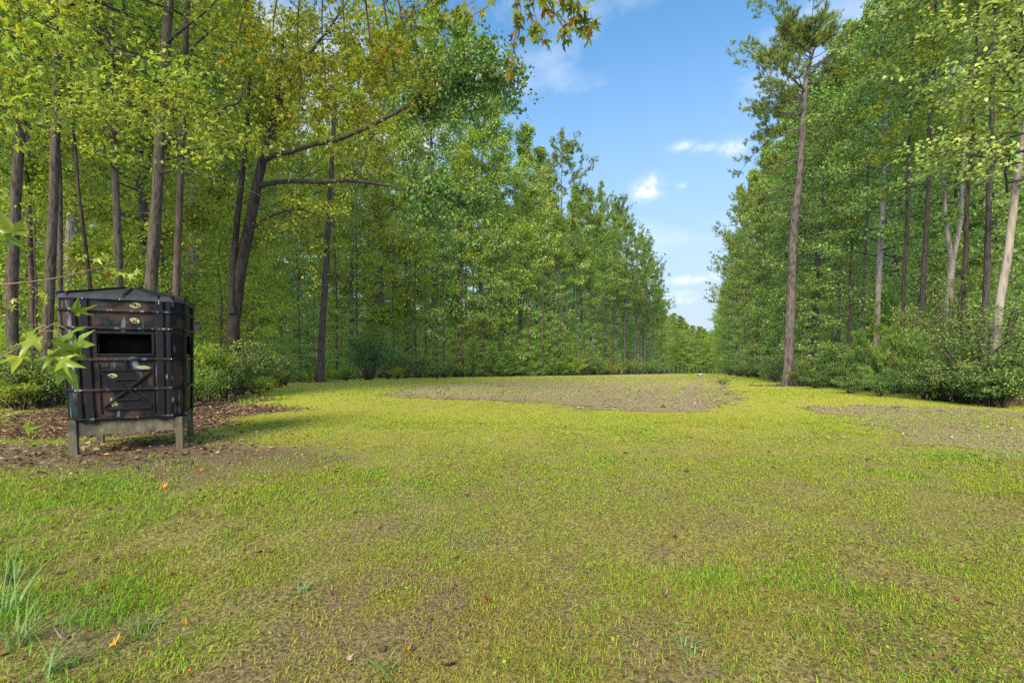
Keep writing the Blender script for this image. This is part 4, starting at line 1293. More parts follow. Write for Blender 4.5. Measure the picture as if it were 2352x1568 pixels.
def make_undergrowth():
    for side, n, mat, hmax, lab in ((-1, 95000, YG, 3.6, 'dense yellow green brush filling the woods behind the blind and forked tree'), (1, 45000, SG, 2.0, 'green brush filling the woods past the big pine')):
        g = Geo(); r = np.random.default_rng(41 + side)
        y = r.uniform(10 if side > 0 else 15, 75, n) ; dep = r.random(n) ** 1.3 * 20 + .5
        x = XL(y) - dep if side < 0 else XR(y) + dep
        k = (np.abs(x) < 1.15 * y + 1) & (fbm(x * .5, y * .5, 43, 3) > .36); x, y, dep = x[k], y[k], dep[k]; n = len(x)
        top = .3 + hmax * fbm(x * .45 + 9, y * .45, 47, 3) * sstep(0, 3.5, dep)
        z = zg(x, y) + top * r.random(n) ** .85 + .03
        L = np.maximum(.075, y * .0042) * r.uniform(.7, 1.3, n)
        leaves(g, np.stack([x, y, z], -1), r.normal(0, 1, (n, 3)) * [1, 1, .4], r.normal(0, .7, (n, 3)) + [0, 0, 1], L, L * .7, np.clip(r.beta(2, 2, n), 0, .96), 'd')
        tag(link('undergrowth', g.mesh('undergrowth', mat)), lab, 'undergrowth', kind='stuff')


def make_woods():
    g = Geo(); r = np.random.default_rng(45)
    n = 125000
    y = r.uniform(10, 190, n); dep = r.uniform(15, 44, n)
    sd = r.random(n) < .6
    x = np.where(sd, XL(y) - dep, XR(y) + dep)
    k = (np.abs(x) < 1.15 * y + 3); x, y = x[k], y[k]; n = len(x)
    z = zbase(y) + 17 * r.random(n) ** 1.1 * (.55 + .9 * fbm(x * .22, y * .22, 3, 3))
    k = fbm(x * .35 + z * .2, y * .35 + z * .4, 8, 3) > .36; x, y, z = x[k], y[k], z[k]; n = len(x)
    m2 = 26000                             # and the woods that close the far end
    y2 = r.uniform(214, 262, m2); x2 = r.uniform(62, 128, m2); z2 = zbase(y2) + r.random(m2) * (13 + 6 * fbm(x2 * .15, y2 * .15, 4, 3))
    x, y, z = np.concatenate([x, x2]), np.concatenate([y, y2]), np.concatenate([z, z2]); n = len(x)
    L = np.where(y > 213, r.uniform(.6, 1.1, n), r.uniform(.3, .6, n))
    leaves(g, np.stack([x, y, z], -1), r.normal(0, 1, (n, 3)), r.normal(0, .8, (n, 3)) + [0, 0, 1], L, L * .7, np.clip(r.beta(2, 2, n), 0, .96), 'd')
    tag(link('woods', g.mesh('woods', YG)), 'far green depth of the woods behind the trunks', 'woods', kind='stuff')


make_undergrowth()
make_woods()

# ------------------------------------------------------------------ the hunting blind
BC, BROT = (-6.02, 7.29), R(29)
Z0, Z1, ZP = .51, 2.29, 2.50
HW, CH = .66, .12                       # half width and corner chamfer


def flare(z): return 1 + .065 * max(0., min(1., (z - Z0) / (Z1 - Z0)))


def blind_mats():
    # moulded plastic, sprayed black, brown, dark green with pale streaks
    m, nt, out = new_mat('camo_plastic')
    tc = N(nt, 'ShaderNodeTexCoord')
    def noise(scale, off, detail=3., stretch=None):
        mp = N(nt, 'ShaderNodeMapping'); mp.inputs['Location'].default_value = off
        if stretch: mp.inputs['Scale'].default_value = stretch[0]; mp.inputs['Rotation'].default_value = stretch[1]
        nt.links.new(tc.outputs['Object'], mp.inputs[0])
        n = N(nt, 'ShaderNodeTexNoise', Scale=scale, Detail=detail, Roughness=.55); nt.links.new(mp.outputs[0], n.inputs['Vector']); return n.outputs[0]
    def over(f, a, c):
        x = N(nt, 'ShaderNodeMix'); x.data_type = 'RGBA'; x.inputs['B'].default_value = (*c, 1)
        nt.links.new(f, x.inputs['Factor'])
        if isinstance(a, tuple): x.inputs['A'].default_value = (*a, 1)
        else: nt.links.new(a, x.inputs['A'])
        return x.outputs['Result']
    col = over(ramp(nt, noise(2.3, (1, 2, 0)), [(.48, (0, 0, 0)), (.56, (1, 1, 1))]), (.004, .004, .005), (.040, .021, .013))
    col = over(ramp(nt, noise(2.9, (7, 1, 4)), [(.58, (0, 0, 0)), (.66, (.9, .9, .9))]), col, (.007, .022, .017))
    col = over(ramp(nt, noise(1.7, (3, 8, 1), 4.), [(.64, (0, 0, 0)), (.76, (.5, .5, .5))]), col, (.055, .042, .026))
    col = over(ramp(nt, noise(3.2, (2.5, 0, .3), 2., ((3.0, 3.0, .6), (0, R(52), 0))), [(.57, (0, 0, 0)), (.71, (.65, .65, .65))]), col, (.20, .24, .27))
    p = N(nt, 'ShaderNodeBsdfPrincipled', Roughness=.5); p.inputs['Specular IOR Level'].default_value = .22
    nt.links.new(col, p.inputs['Base Color'])
    b = N(nt, 'ShaderNodeBump', Strength=.25, Distance=.02); nt.links.new(noise(5., (0, 0, 0)), b.inputs['Height']); nt.links.new(b.outputs[0], p.inputs['Normal'])
    nt.links.new(p.outputs[0], out.inputs[0])

    def plain(name, col, rough, spec=.5, noise_amt=.35, sc=8.):
        q, nt2, o2 = new_mat(name)
        tc2 = N(nt2, 'ShaderNodeTexCoord'); n = N(nt2, 'ShaderNodeTexNoise', Scale=sc, Detail=5.); nt2.links.new(tc2.outputs['Object'], n.inputs['Vector'])
        lo = tuple(c * (1 - noise_amt) for c in col); hi = tuple(min(c * (1 + noise_amt), 1) for c in col)
        pp = N(nt2, 'ShaderNodeBsdfPrincipled', Roughness=rough); pp.inputs['Specular IOR Level'].default_value = spec
        nt2.links.new(ramp(nt2, n.outputs[0], [(.3, lo), (.7, hi)]), pp.inputs['Base Color'])
        nt2.links.new(pp.outputs[0], o2.inputs[0]); return q
    wood, nt3, o3 = new_mat('weathered_post')
    tc3 = N(nt3, 'ShaderNodeTexCoord'); mp = N(nt3, 'ShaderNodeMapping'); mp.inputs['Scale'].default_value = (1, 1, .12); nt3.links.new(tc3.outputs['Generated'], mp.inputs[0])
    n3 = N(nt3, 'ShaderNodeTexNoise', Scale=14., Detail=6., Roughness=.7); nt3.links.new(mp.outputs[0], n3.inputs['Vector'])
    n4 = N(nt3, 'ShaderNodeTexNoise', Scale=3., Detail=4.); nt3.links.new(tc3.outputs['Object'], n4.inputs['Vector'])
    c = ramp(nt3, n3.outputs[0], [(.3, (.04, .032, .016)), (.55, (.105, .088, .046)), (.75, (.17, .145, .082))])
    x = N(nt3, 'ShaderNodeMix'); x.data_type = 'RGBA'; x.inputs['B'].default_value = (.028, .026, .018, 1)
    nt3.links.new(ramp(nt3, n4.outputs[0], [(.5, (0, 0, 0)), (.64, (.85, .85, .85))]), x.inputs['Factor']); nt3.links.new(c, x.inputs['A'])
    pw = N(nt3, 'ShaderNodeBsdfPrincipled', Roughness=.85); nt3.links.new(x.outputs['Result'], pw.inputs['Base Color']); nt3.links.new(pw.outputs[0], o3.inputs[0])
    return (m, plain('black_plastic', (.006, .006, .007), .5, .2), plain('roof_plastic', (.03, .031, .036), .35, .5), wood,
            plain('stencil_tan', (.24, .205, .085), .7), plain('dark_window', (.002, .002, .002), 1., 0.), plain('bolt_metal', (.6, .6, .6), .35), plain('post_pale', (.26, .24, .17), .85))


CAMO, BLACK, ROOF, POST, TAN, PANE, BOLT, POSTP = blind_mats()
blind = thing('hunting_blind', 'dark camouflage box hunting blind on four short wooden legs', 'hunting blind', (BC[0], BC[1], float(zg(*BC))), BROT)


def solid(corners, mat, name, parent, bev=.004, flared=True):
    """hexahedron from 8 corners (bottom ring of 4, top ring of 4), edges softened"""
    bm = bmesh.new()
    vs = []
    for c in corners:
        f = flare(c[2]) if flared else 1
        vs.append(bm.verts.new((c[0] * f, c[1] * f, c[2])))
    for f in ((3, 2, 1, 0), (4, 5, 6, 7), (0, 1, 5, 4), (1, 2, 6, 5), (2, 3, 7, 6), (3, 0, 4, 7)):
        bm.faces.new([vs[i] for i in f])
    bmesh.ops.recalc_face_normals(bm, faces=bm.faces)
    if bev: bmesh.ops.bevel(bm, geom=list(bm.edges), offset=bev, segments=2, profile=.6, affect='EDGES')
    me = bpy.data.meshes.new(name); bm.to_mesh(me); bm.free()
    me.materials.append(mat)
    return link(name, me, parent)


# eight wall faces: end points a, b in plan, outward normal n
c1 = HW - CH
ring = [(-c1, -HW), (c1, -HW), (HW, -c1), (HW, c1), (c1, HW), (-c1, HW), (-HW, c1), (-HW, -c1)]
FACES = []
for i in range(8):
    a, b = np.array(ring[i]), np.array(ring[(i + 1) % 8]); d = unit(b - a); FACES.append((a, b, d, np.array([d[1], -d[0]])))


def on_face(fi, s0, s1, z0, z1, d0, d1, mat, name, parent=None, bev=.004):
    """box on wall face fi: along-face metres s0..s1 from its middle, heights z0..z1, depth d0..d1 outwards"""
    a, b, d, n = FACES[fi]; m = (a + b) / 2
    pts = []
    for z in (z0, z1):
        for s, q in ((s0, d0), (s1, d0), (s1, d1), (s0, d1)):
            p = m + d * s + n * q; pts.append((p[0], p[1], z))
    return solid(pts, mat, name, parent or blind, bev)


def slanted(fi, sa, za, sb, zb, w, d0, d1, mat, name):
    a, b, d, n = FACES[fi]; m = (a + b) / 2
    u = unit(np.array([sb - sa, zb - za])); v = np.array([-u[1], u[0]]) * w / 2
    ring4 = [(sa - v[0], za - v[1]), (sb - v[0], zb - v[1]), (sb + v[0], zb + v[1]), (sa + v[0], za + v[1])]
    pts = []
    for q in (d0, d1):
        for s, z in ring4:
            p = m + d * s + n * q; pts.append((p[0], p[1], z))
    return solid(pts, mat, name, blind, .003)


WIN = (-.29, .31, 1.475, 1.765)          # window opening in the front wall
RIBS = (2.10, 1.845, 1.395, .955, .535)
half = [float(np.linalg.norm(f[1] - f[0])) / 2 for f in FACES]
for fi in range(8):
    h = half[fi]
    if fi == 0:
        on_face(0, -h, WIN[0], Z0, Z1, -.03, 0, CAMO, 'wall_panel'); on_face(0, WIN[1], h, Z0, Z1, -.03, 0, CAMO, 'wall_panel')
        on_face(0, WIN[0], WIN[1], Z0, WIN[2], -.03, 0, CAMO, 'wall_panel'); on_face(0, WIN[0], WIN[1], WIN[3], Z1, -.03, 0, CAMO, 'wall_panel')
    else:
        on_face(fi, -h + .002, h - .002, Z0, Z1, -.03, 0, CAMO, 'wall_panel')
    for z in RIBS:
        on_face(fi, -h - (.014 if fi % 2 == 0 else 0), h + (.014 if fi % 2 == 0 else 0), z - .016, z + .016, .001, .035 + (.006 if fi % 2 == 0 else 0), CAMO if fi in (0, 2) else BLACK, 'rib', bev=.008)
    if fi % 2 == 0:                       # upright battens near both ends of each long wall
        for s in (-1, 1):
            on_face(fi, s * (h - .03) - .022, s * (h - .03) + .022, Z0 - .02, Z1, .001, .024, BLACK, 'batten', bev=.006)
            on_face(fi, s * .405 - .045, s * .405 + .045, Z0 - .03, Z1, .001, .028, BLACK, 'batten', bev=.008)
# window: recessed pane, sill and head
on_face(0, WIN[0], WIN[1], WIN[2], WIN[3], -.09, -.07, PANE, 'window_pane', bev=0)
for args in ((WIN[0] - .03, WIN[1] + .03, WIN[2] - .03, WIN[2]), (WIN[0] - .03, WIN[1] + .03, WIN[3], WIN[3] + .03), (WIN[0] - .03, WIN[0], WIN[2], WIN[3]), (WIN[1], WIN[1] + .03, WIN[2], WIN[3])):
    on_face(0, *args, .001, .02, BLACK, 'window_frame', bev=.005)
# side window
on_face(2, -.25, .25, 1.47, 1.77, .001, .008, PANE, 'window_pane', bev=0)
# door panel with crossed braces
DR = (-.30, .33, .60, 1.33)
for args in ((DR[0], DR[0] + .022, DR[2], DR[3]), (DR[1] - .022, DR[1], DR[2], DR[3])):
    on_face(0, *args, .001, .016, BLACK, 'door_stile', bev=.004)
for s0, s1, z in ((-.28, .31, 1.235), (-.15, .16, 1.10), (-.12, .15, .80), (-.25, .30, .665)):
    on_face(0, s0, s1, z - .013, z + .013, .001, .022, BLACK, 'door_rail', bev=.005)
slanted(0, -.26, 1.20, .30, .70, .026, .002, .026, BLACK, 'door_brace')
slanted(0, -.26, .69, .29, 1.21, .026, .003, .029, BLACK, 'door_brace')
on_face(0, -.01, .03, 1.24, 1.38, .001, .03, BLACK, 'door_latch')

# leaf stencils
OAK = [(0, -.5), (.08, -.3), (.26, -.34), (.2, -.16), (.4, -.1), (.24, .02), (.42, .16), (.2, .2), (.22, .38), (.06, .34), (0, .5), (-.08, .33), (-.24, .36), (-.2, .18), (-.4, .12), (-.23, .0), (-.38, -.14), (-.18, -.16), (-.24, -.34), (-.07, -.3)]
OVAL = [(-.5, .02), (-.38, .12), (-.15, .2), (.15, .2), (.38, .1), (.5, -.06), (.3, -.16), (0, -.2), (-.25, -.16), (-.4, -.06)]
WEDGE = [(-.15, .5), (0, .25), (.2, .2), (.35, -.1), (.4, -.45), (.1, -.4), (-.2, -.45), (-.3, 0)]


def stencil(fi, s, z, w, h, rot, shape, dots=0):
    a, b, d, n = FACES[fi]; m = (a + b) / 2
    bm = bmesh.new()
    f = flare(z)
    def P(x, y, dep):
        cx, cy = x * math.cos(rot) - y * math.sin(rot), x * math.sin(rot) + y * math.cos(rot)
        p = (m + d * (s + cx * w)) * f + n * dep; return (p[0], p[1], z + cy * h)
    lo = [bm.verts.new(P(x, y, .0015)) for x, y in shape]; hi = [bm.verts.new(P(x, y, .004)) for x, y in shape]
    bm.faces.new(hi); k = len(shape)
    for i in range(k): bm.faces.new((lo[i], lo[(i + 1) % k], hi[(i + 1) % k], hi[i]))
    me = bpy.data.meshes.new('leaf_stencil'); bm.to_mesh(me); bm.free(); me.materials.append(TAN)
    o = link('leaf_stencil', me, blind)
    rs = random.Random(int(s * 1000 + z * 77))
    for q in range(dots):
        bm = bmesh.new(); cx, cy = rs.uniform(-.28, .28), rs.uniform(-.12, .12)
        bm.faces.new([bm.verts.new(P(cx + .06 * math.cos(t), cy + .06 * math.sin(t), .0055)) for t in np.linspace(0, 6.28, 9)[:-1]])
        me = bpy.data.meshes.new('spot'); bm.to_mesh(me); bm.free(); me.materials.append(BLACK); link('spot', me, o)


stencil(0, .20, 1.272, .18, .14, -.08, OVAL)
stencil(0, -.15, 1.155, .12, .16, .05, OVAL, 6)
stencil(0, -.155, .775, .11, .15, .2, WEDGE)
stencil(0, .505, 1.12, .12, .12, .9, OAK)
stencil(0, .525, .775, .10, .13, -.2, OAK)
stencil(0, .135, 2.185, .13, .22, .1, OVAL, 7)
stencil(0, .125, 1.965, .12, .20, -.1, OVAL, 7)
# roof: a low eight-sided hip with a drip edge and ribs
bm = bmesh.new()
fl = flare(Z1)
rr_ = [np.array(p) * fl * 1.045 for p in ring]
v0 = [bm.verts.new((*p, Z1 - .035)) for p in rr_]; v1 = [bm.verts.new((*p, Z1 + .025)) for p in rr_]
v2 = [bm.verts.new((*(p * .97), Z1 + .035)) for p in rr_]; v3 = [bm.verts.new((*(p * .12), ZP)) for p in rr_]; vin = [bm.verts.new((*(p * .93), Z1 - .035)) for p in rr_]
for i in range(8):
    j = (i + 1) % 8
    for A, B in ((vin, v0), (v0, v1), (v1, v2), (v2, v3)): bm.faces.new((A[i], A[j], B[j], B[i]))
bm.faces.new(v3)
bmesh.ops.recalc_face_normals(bm, faces=bm.faces)
me = bpy.data.meshes.new('roof'); bm.to_mesh(me); bm.free(); me.materials.append(ROOF)
roof = link('roof', me, blind)
ribs_xy = [(-c1, -HW), (0.02, -HW), (c1 * .72, -HW), (c1, -HW), (HW, -c1), (HW, 0), (HW, c1), (c1, HW), (0, HW), (-c1, HW), (-HW, c1), (-HW, 0), (-HW, -c1)]
for q in ribs_xy:
    o_ = np.array(q) * fl * 1.045; i_ = np.array(q) * fl * .14
    d = unit(i_ - o_); n = np.array([-d[1], d[0]]) * .018
    A, B = o_ * 1.004, i_
    pts = [(*(A - n), Z1 + .0), (*(B - n), ZP - .02), (*(B + n), ZP - .02), (*(A + n), Z1 + .0), (*(A - n), Z1 + .055), (*(B - n), ZP + .02), (*(B + n), ZP + .02), (*(A + n), Z1 + .055)]
    solid(pts, BLACK, 'roof_rib', roof, .006, False)
# bolts
def bolt(fi, s, z, dep):
    a, b, d, n = FACES[fi]; p = ((a + b) / 2 + d * s) * flare(z) + n * dep
    bm = bmesh.new(); bmesh.ops.create_uvsphere(bm, u_segments=8, v_segments=5, radius=.007)
    me = bpy.data.meshes.new('bolt'); bm.to_mesh(me); bm.free(); me.materials.append(BOLT)
    link('bolt', me, blind, (p[0], p[1], z))
hf = half[0]
for s, z in ((-hf - .005, 2.10), (-hf - .005, 1.395), (-hf - .005, .955), (-hf + .05, .955), (-.405, 2.255), (-.02, 2.262), (.405, 2.255), (.405, 2.225), (hf, 1.395), (hf - .03, 1.845)):
    bolt(0, s, z, .043)
for s, z in ((0, .955), (.2, .955), (-.3, 1.395)): bolt(2, s, z, .043)
# timber base
for sx, sy in ((-1, -1), (1, -1), (1, 1), (-1, 1)):
    x, y = sx * .615, sy * .615
    pts = [(x - .045, y - .045, -.25), (x + .045, y - .045, -.25), (x + .045, y + .045, -.25), (x - .045, y + .045, -.25)]
    pts += [(p[0], p[1], .53 if sx < 0 else .5) for p in pts]
    solid(pts, POST, 'leg', blind, .005, False)
for sy in (-1, 1):
    y = sy * .615
    pts = [(-.568, y - .02, .30), (.568, y - .02, .30), (.568, y + .02, .30), (-.568, y + .02, .30)]
    solid(pts + [(p[0], p[1], .505) for p in pts], POST, 'beam', blind, .004, False)
for sx in (-1, 1):
    x = sx * .615
    pts = [(x - .02, -.568, .31), (x + .02, -.568, .31), (x + .02, .568, .31), (x - .02, .568, .31)]
    solid(pts + [(p[0], p[1], .503) for p in pts], POST, 'beam', blind, .004, False)
pts = [(-.62, -.62, .507), (.62, -.62, .507), (.62, .62, .507), (-.62, .62, .507)]
solid(pts + [(p[0], p[1], .535) for p in pts], POST, 'floor_board', blind, .003, False)

# ------------------------------------------------------------------ far feeder and stump on the field


def feeder():
    b = gp(1608, 863.5); z = float(zg(b[0], b[1]))
    s = b[1] * 11 / 1045          # about fourteen photo pixels wide
    t = thing('game_feeder', 'small white trough feeder with a dark hopper far out on the field', 'feeder', (float(b[0]), float(b[1]), z), 0, 1.)
    for sx in (-1, 1):
        for sy in (-1, 1):
            g = Geo(); g.add(*tube(np.array([[sx * s * .5, sy * s * .3, -.05], [sx * s * .3, sy * s * .2, s * .35]]), np.array([.03, .03]), 6)); link('leg', g.mesh('leg', BLACK), t)
    pts = [(-s * .34, -s * .22, s * .28), (s * .34, -s * .22, s * .28), (s * .34, s * .22, s * .28), (-s * .34, s * .22, s * .28)]
    solid(pts + [(p[0] * 1.25, p[1] * 1.25, s * .55) for p in pts], WHITE, 'trough', t, .01, False)
    pts = [(-s * .16, -s * .16, s * .5), (s * .16, -s * .16, s * .5), (s * .16, s * .16, s * .5), (-s * .16, s * .16, s * .5)]
    solid(pts + [(p[0] * 1.2, p[1] * 1.2, s * .95) for p in pts], BLACK, 'hopper', t, .02, False)


m, nt, out = new_mat('white_plastic')
p = N(nt, 'ShaderNodeBsdfPrincipled', Roughness=.5); p.inputs['Base Color'].default_value = (.55, .55, .5, 1); nt.links.new(p.outputs[0], out.inputs[0])
WHITE = m
feeder()
shrub_at(1661, 882, gen_shrub(260, .7, .45, 9, 4, 8, .09, SG), .9, 'small dark weed clump standing alone at the edge of the field rows', 'weed', 'weed_clump')

# ------------------------------------------------------------------ near branches
STAR_ME = []
for i, (L, tone) in enumerate(((1., .3), (1., .6), (1., .95), (.9, .15))):
    g = Geo(); leaves(g, np.zeros((1, 3)), np.array([[1., 0, 0]]), np.array([[0, 0, 1.]]), np.array([L]), np.array([L]), np.array([tone]), 'star')
    g.add(*tube(np.array([[-.35, 0, .05], [0.38, 0, .0]]), np.array([.012, .012]), 3, False), .9)
    STAR_ME.append(g.mesh('leaf', STAR))
BSTAR = []
for i, tone in enumerate((.2, .5, .8)):
    g = Geo(); leaves(g, np.zeros((1, 3)), np.array([[1., 0, 0]]), np.array([[0, 0, 1.]]), np.array([1.]), np.array([1.]), np.array([tone]), 'star')
    BSTAR.append(g.mesh('leaf', BRIGHT))


def hang_leaf(me, p, axis, normal, size, parent):
    a = Vector(axis).normalized(); n = Vector(normal); s = n.cross(a).normalized(); n = a.cross(s)
    from mathutils import Matrix
    M = Matrix((a, s, n)).transposed()
    o = link('leaf', me, parent, p, M.to_euler(), size)
    return o


def leafy_branch(name, label, cat, Y, stem, twigs, bark, per, size, seed, mes, down=.8):
    r = np.random.default_rng(seed)
    b = atd(stem[0][0], stem[0][1], stem[0][3] if len(stem[0]) > 3 else Y)
    t = thing(name, label, cat, tuple(b))
    q = px_path(stem, Y, 20, b); g = Geo(); g.add(*tube(q[:, :3], q[:, 3], 7)); link('stem', g.mesh('stem', bark, True), t)
    for k, tw in enumerate(twigs):
        q = px_path(tw, Y, 14, b); g = Geo(); g.add(*tube(q[:, :3], q[:, 3], 5)); link('twig', g.mesh('twig', bark, True), t)
        n = per[k] if isinstance(per, (list, tuple)) else per
        for i in range(n):
            s = r.uniform(.12, 1.) if i else 1.; j = min(int(s * 13), 12)
            p = q[j, :3] + (q[j + 1, :3] - q[j, :3]) * (s * 13 - j)
            ax = np.array([r.normal(0, .5), r.normal(0, .5), -down + r.normal(0, .3)])
            L = size * r.uniform(.75, 1.2)
            p = p + unit(r.normal(0, 1, 3)) * size * .45
            hang_leaf(mes[int(r.integers(len(mes) - 1))] if r.random() > .07 else mes[-1], tuple(p), tuple(ax), tuple(r.normal(0, .6, 3) + [0, -.7, .4]), L, t)
    return t


leafy_branch('overhanging_branch', 'drooping star leaved branch hanging into the blue sky at the top', 'branch', 5.4,
    [(560, -420, 26, 5.6), (800, -260, 18, 5.5), (1000, -130, 11), (1160, -60, 8), (1300, -40, 5)],
    [[(1165, -55, 4), (1195, 20, 3.5), (1182, 90, 2.5), (1174, 155, 1.5)], [(1240, -48, 4), (1262, 10, 3), (1290, 55, 2), (1305, 85, 1)], [(1290, -42, 4), (1325, 0, 3), (1348, 40, 2), (1358, 75, 1)],
     [(1120, -75, 4), (1100, -10, 3), (1062, 18, 2), (1042, 26, 1)], [(1210, -52, 3), (1225, 20, 2.5), (1240, 70, 2), (1246, 92, 1)], [(1180, -60, 3), (1140, 0, 2.5), (1095, 30, 2), (1080, 42, 1)], [(1260, -46, 3), (1300, -5, 2.5), (1322, 25, 2), (1330, 50, 1)],
     [(1060, -100, 3), (1010, -20, 2.5), (985, 15, 2), (960, 18, 1)]],
    TWIG, [34, 32, 30, 14, 26, 16, 30, 12], .145, 501, [STAR_ME[0], STAR_ME[1], STAR_ME[0], STAR_ME[3], STAR_ME[1], STAR_ME[0], STAR_ME[2]])
leafy_branch('near_branch', 'thin reddish stem with glossy bright green leaves in front of the blind', 'branch', 1.75,
    [(-160, 900, 8), (-60, 850, 7), (0, 822, 6), (50, 795, 5.5), (90, 765, 5), (120, 745, 4)],
    [[(120, 745, 4), (140, 748, 3), (165, 765, 2), (185, 790, 1)], [(95, 762, 3), (120, 760, 3), (150, 775, 2), (165, 785, 1)], [(60, 790, 3), (90, 785, 2), (120, 782, 1.5), (135, 790, 1)], [(110, 750, 3), (90, 745, 2), (60, 748, 1.5), (45, 752, 1)]],
    TWIG, [5, 3, 2, 3], .135, 502, BSTAR, .25)
leafy_branch('near_branch', 'bright green leaf poking in low beside the leaf litter', 'branch', 1.8, [(-120, 900, 6), (-60, 905, 5), (0, 915, 4)], [[(0, 915, 3), (10, 922, 2), (20, 930, 1.5), (28, 938, 1)]], TWIG, [2], .12, 503, BSTAR, .3)
leafy_branch('near_branch', 'bright green leaf poking in above the leafy stem at the picture edge', 'branch', 1.8, [(-120, 480, 6), (-60, 500, 5), (-10, 515, 4)], [[(-10, 515, 3), (5, 520, 2), (15, 526, 1.5), (25, 532, 1)]], TWIG, [2], .12, 504, BSTAR, .15)
leafy_branch('near_branch', 'yellow and orange leaved twig in front of the trunks above the blind', 'branch', 4.2, [(-60, 660, 7), (40, 650, 5), (120, 640, 4), (200, 622, 3), (270, 600, 2)],
    [[(60, 648, 2), (80, 662, 2), (100, 680, 1.5), (110, 700, 1)], [(150, 634, 2), (180, 600, 1.5), (200, 590, 1), (215, 588, 1)], [(230, 612, 2), (260, 620, 1.5), (280, 622, 1), (295, 624, 1)], [(20, 652, 2), (10, 680, 2), (0, 700, 1.5), (-5, 720, 1)]],
    TWIG, [6, 6, 7, 6], .1, 505, [BSTAR[2], BSTAR[1], BSTAR[2], STAR_ME[2]], .4)

# denser sprays of leaves hanging high in front of the forked tree, and the dark branch above the blind
t = thing('overhanging_branch', 'brownish green leaf curtain hanging from above in front of the forked tree', 'branch', tuple(atd(760, -300, 7.)))
b = np.array(t.location)
tws = [px_path([(760 + dx * .4, -260, 6), (745 + dx, -80, 5), (740 + dx * 1.25, 60, 3.5), (750 + dx * 1.3, ye * .75, 2.5), (757 + dx * 1.35, ye, 1)], 7., 14, b) for dx, ye in ((-150, 110), (-90, 160), (-45, 230), (0, 290), (40, 250), (85, 200), (120, 210), (150, 120))]
for q in tws:
    g = Geo(); g.add(*tube(q[:, :3], q[:, 3], 5)); link('twig', g.mesh('twig', BARK_DARK, True), t)
tw, fo = limb_foliage(tws, 506, 15, 5, .1, .55, leaf=STAR, start=.25, shape='star', sig=.1, zsig=.08, twr=.005)
link_stuff('twigs', tw, t); link_stuff('foliage', fo, t)
t = thing('overhanging_branch', 'dark crooked branch crossing above the blind from the picture edge', 'branch', tuple(atd(-100, 230, 8.)))
b = np.array(t.location)
q1 = px_path([(-100, 230, 9), (0, 248, 8), (40, 252, 8), (120, 240, 7), (190, 236, 6), (250, 240, 5), (310, 245, 4), (345, 236, 3), (400, 230, 2)], 8., 24, b)
q2 = px_path([(40, 90, 9, 7.8), (90, 60, 9, 8), (150, 20, 9, 8.2), (220, -20, 9, 8.4)], 8., 10, b)
q3 = px_path([(330, 238, 3), (395, 250, 3), (460, 285, 2.5), (560, 330, 1.5)], 8., 10, b)
for q in (q1, q2, q3):
    g = Geo(); g.add(*tube(q[:, :3], q[:, 3], 7, True, .05)); link('limb', g.mesh('limb', BARK_DARK, True), t)
tw, fo = limb_foliage([q1, q2, q3], 507, [46, 30, 26], 5, .1, .8, leaf=YG, start=.05, shape='star', sig=.12, zsig=.07, twr=.005)
link_stuff('twigs', tw, t); link_stuff('foliage', fo, t)
t = thing('overhanging_branch', 'loose yellow green leaves hanging at the top corner above the thick grey trunk', 'branch', tuple(atd(-60, -60, 4.)))
b = np.array(t.location)
tws = [px_path([(-60, -60, 5), (x0, y0, 3.5), (x1, y1, 2), (x2, y2, 1)], 4., 12, b) for x0, y0, x1, y1, x2, y2 in ((-10, 20, 40, 90, 90, 160), (-30, 60, 10, 150, 50, 220), (20, -10, 90, 50, 150, 90), (-20, 100, 0, 180, 20, 250))]
for q in tws:
    g = Geo(); g.add(*tube(q[:, :3], q[:, 3], 5)); link('twig', g.mesh('twig', TWIG, True), t)
tw, fo = limb_foliage(tws, 508, 12, 2, .1, .3, leaf=YG, start=.2, shape='star', sig=.08, zsig=.06, twr=.004, tone=.12)
link_stuff('twigs', tw, t); link_stuff('foliage', fo, t)

# ------------------------------------------------------------------ single fallen leaves and weeds on the lawn
CURL = []
for i in range(4):
    r = np.random.default_rng(600 + i)
    T, Fs = star_template(droop=-.30 - .1 * i)
    T = T.copy(); T[:, 2] += r.normal(0, .05, len(T)); T[:, 1] *= .8
    g = Geo(); g.add(T - [.38, 0, 0], Fs, .5); g.add(*tube(np.array([[-.75, .03, .12], [-.4, 0, .02]]), np.array([.012, .015]), 4, False), .3)
    CURL.append(g)
LEAFC = {}


def fallen(px, py, wpx, mat, tone, label, k):
    key = (k, mat.name, tone)
    if key not in LEAFC:
        g = CURL[k]; old = g.A
        g.A = {q: [np.full(len(a), tone) for a in v] for q, v in old.items()}; LEAFC[key] = g.mesh('leaf_blade', mat); g.A = old
    b = gp(px, py); s = wpx * b[1] / 1045
    t = thing('fallen_leaf', label, 'leaf', (float(b[0]), float(b[1]), float(zg(b[0], b[1])) + .02 + s * .12), px * .7, 1., 'single fallen leaves on the lawn')
    link('leaf_blade', LEAFC[key], t, (0, 0, 0), (R(12 + 20 * math.sin(px)), R(-14 + 10 * math.cos(py)), 0), s)


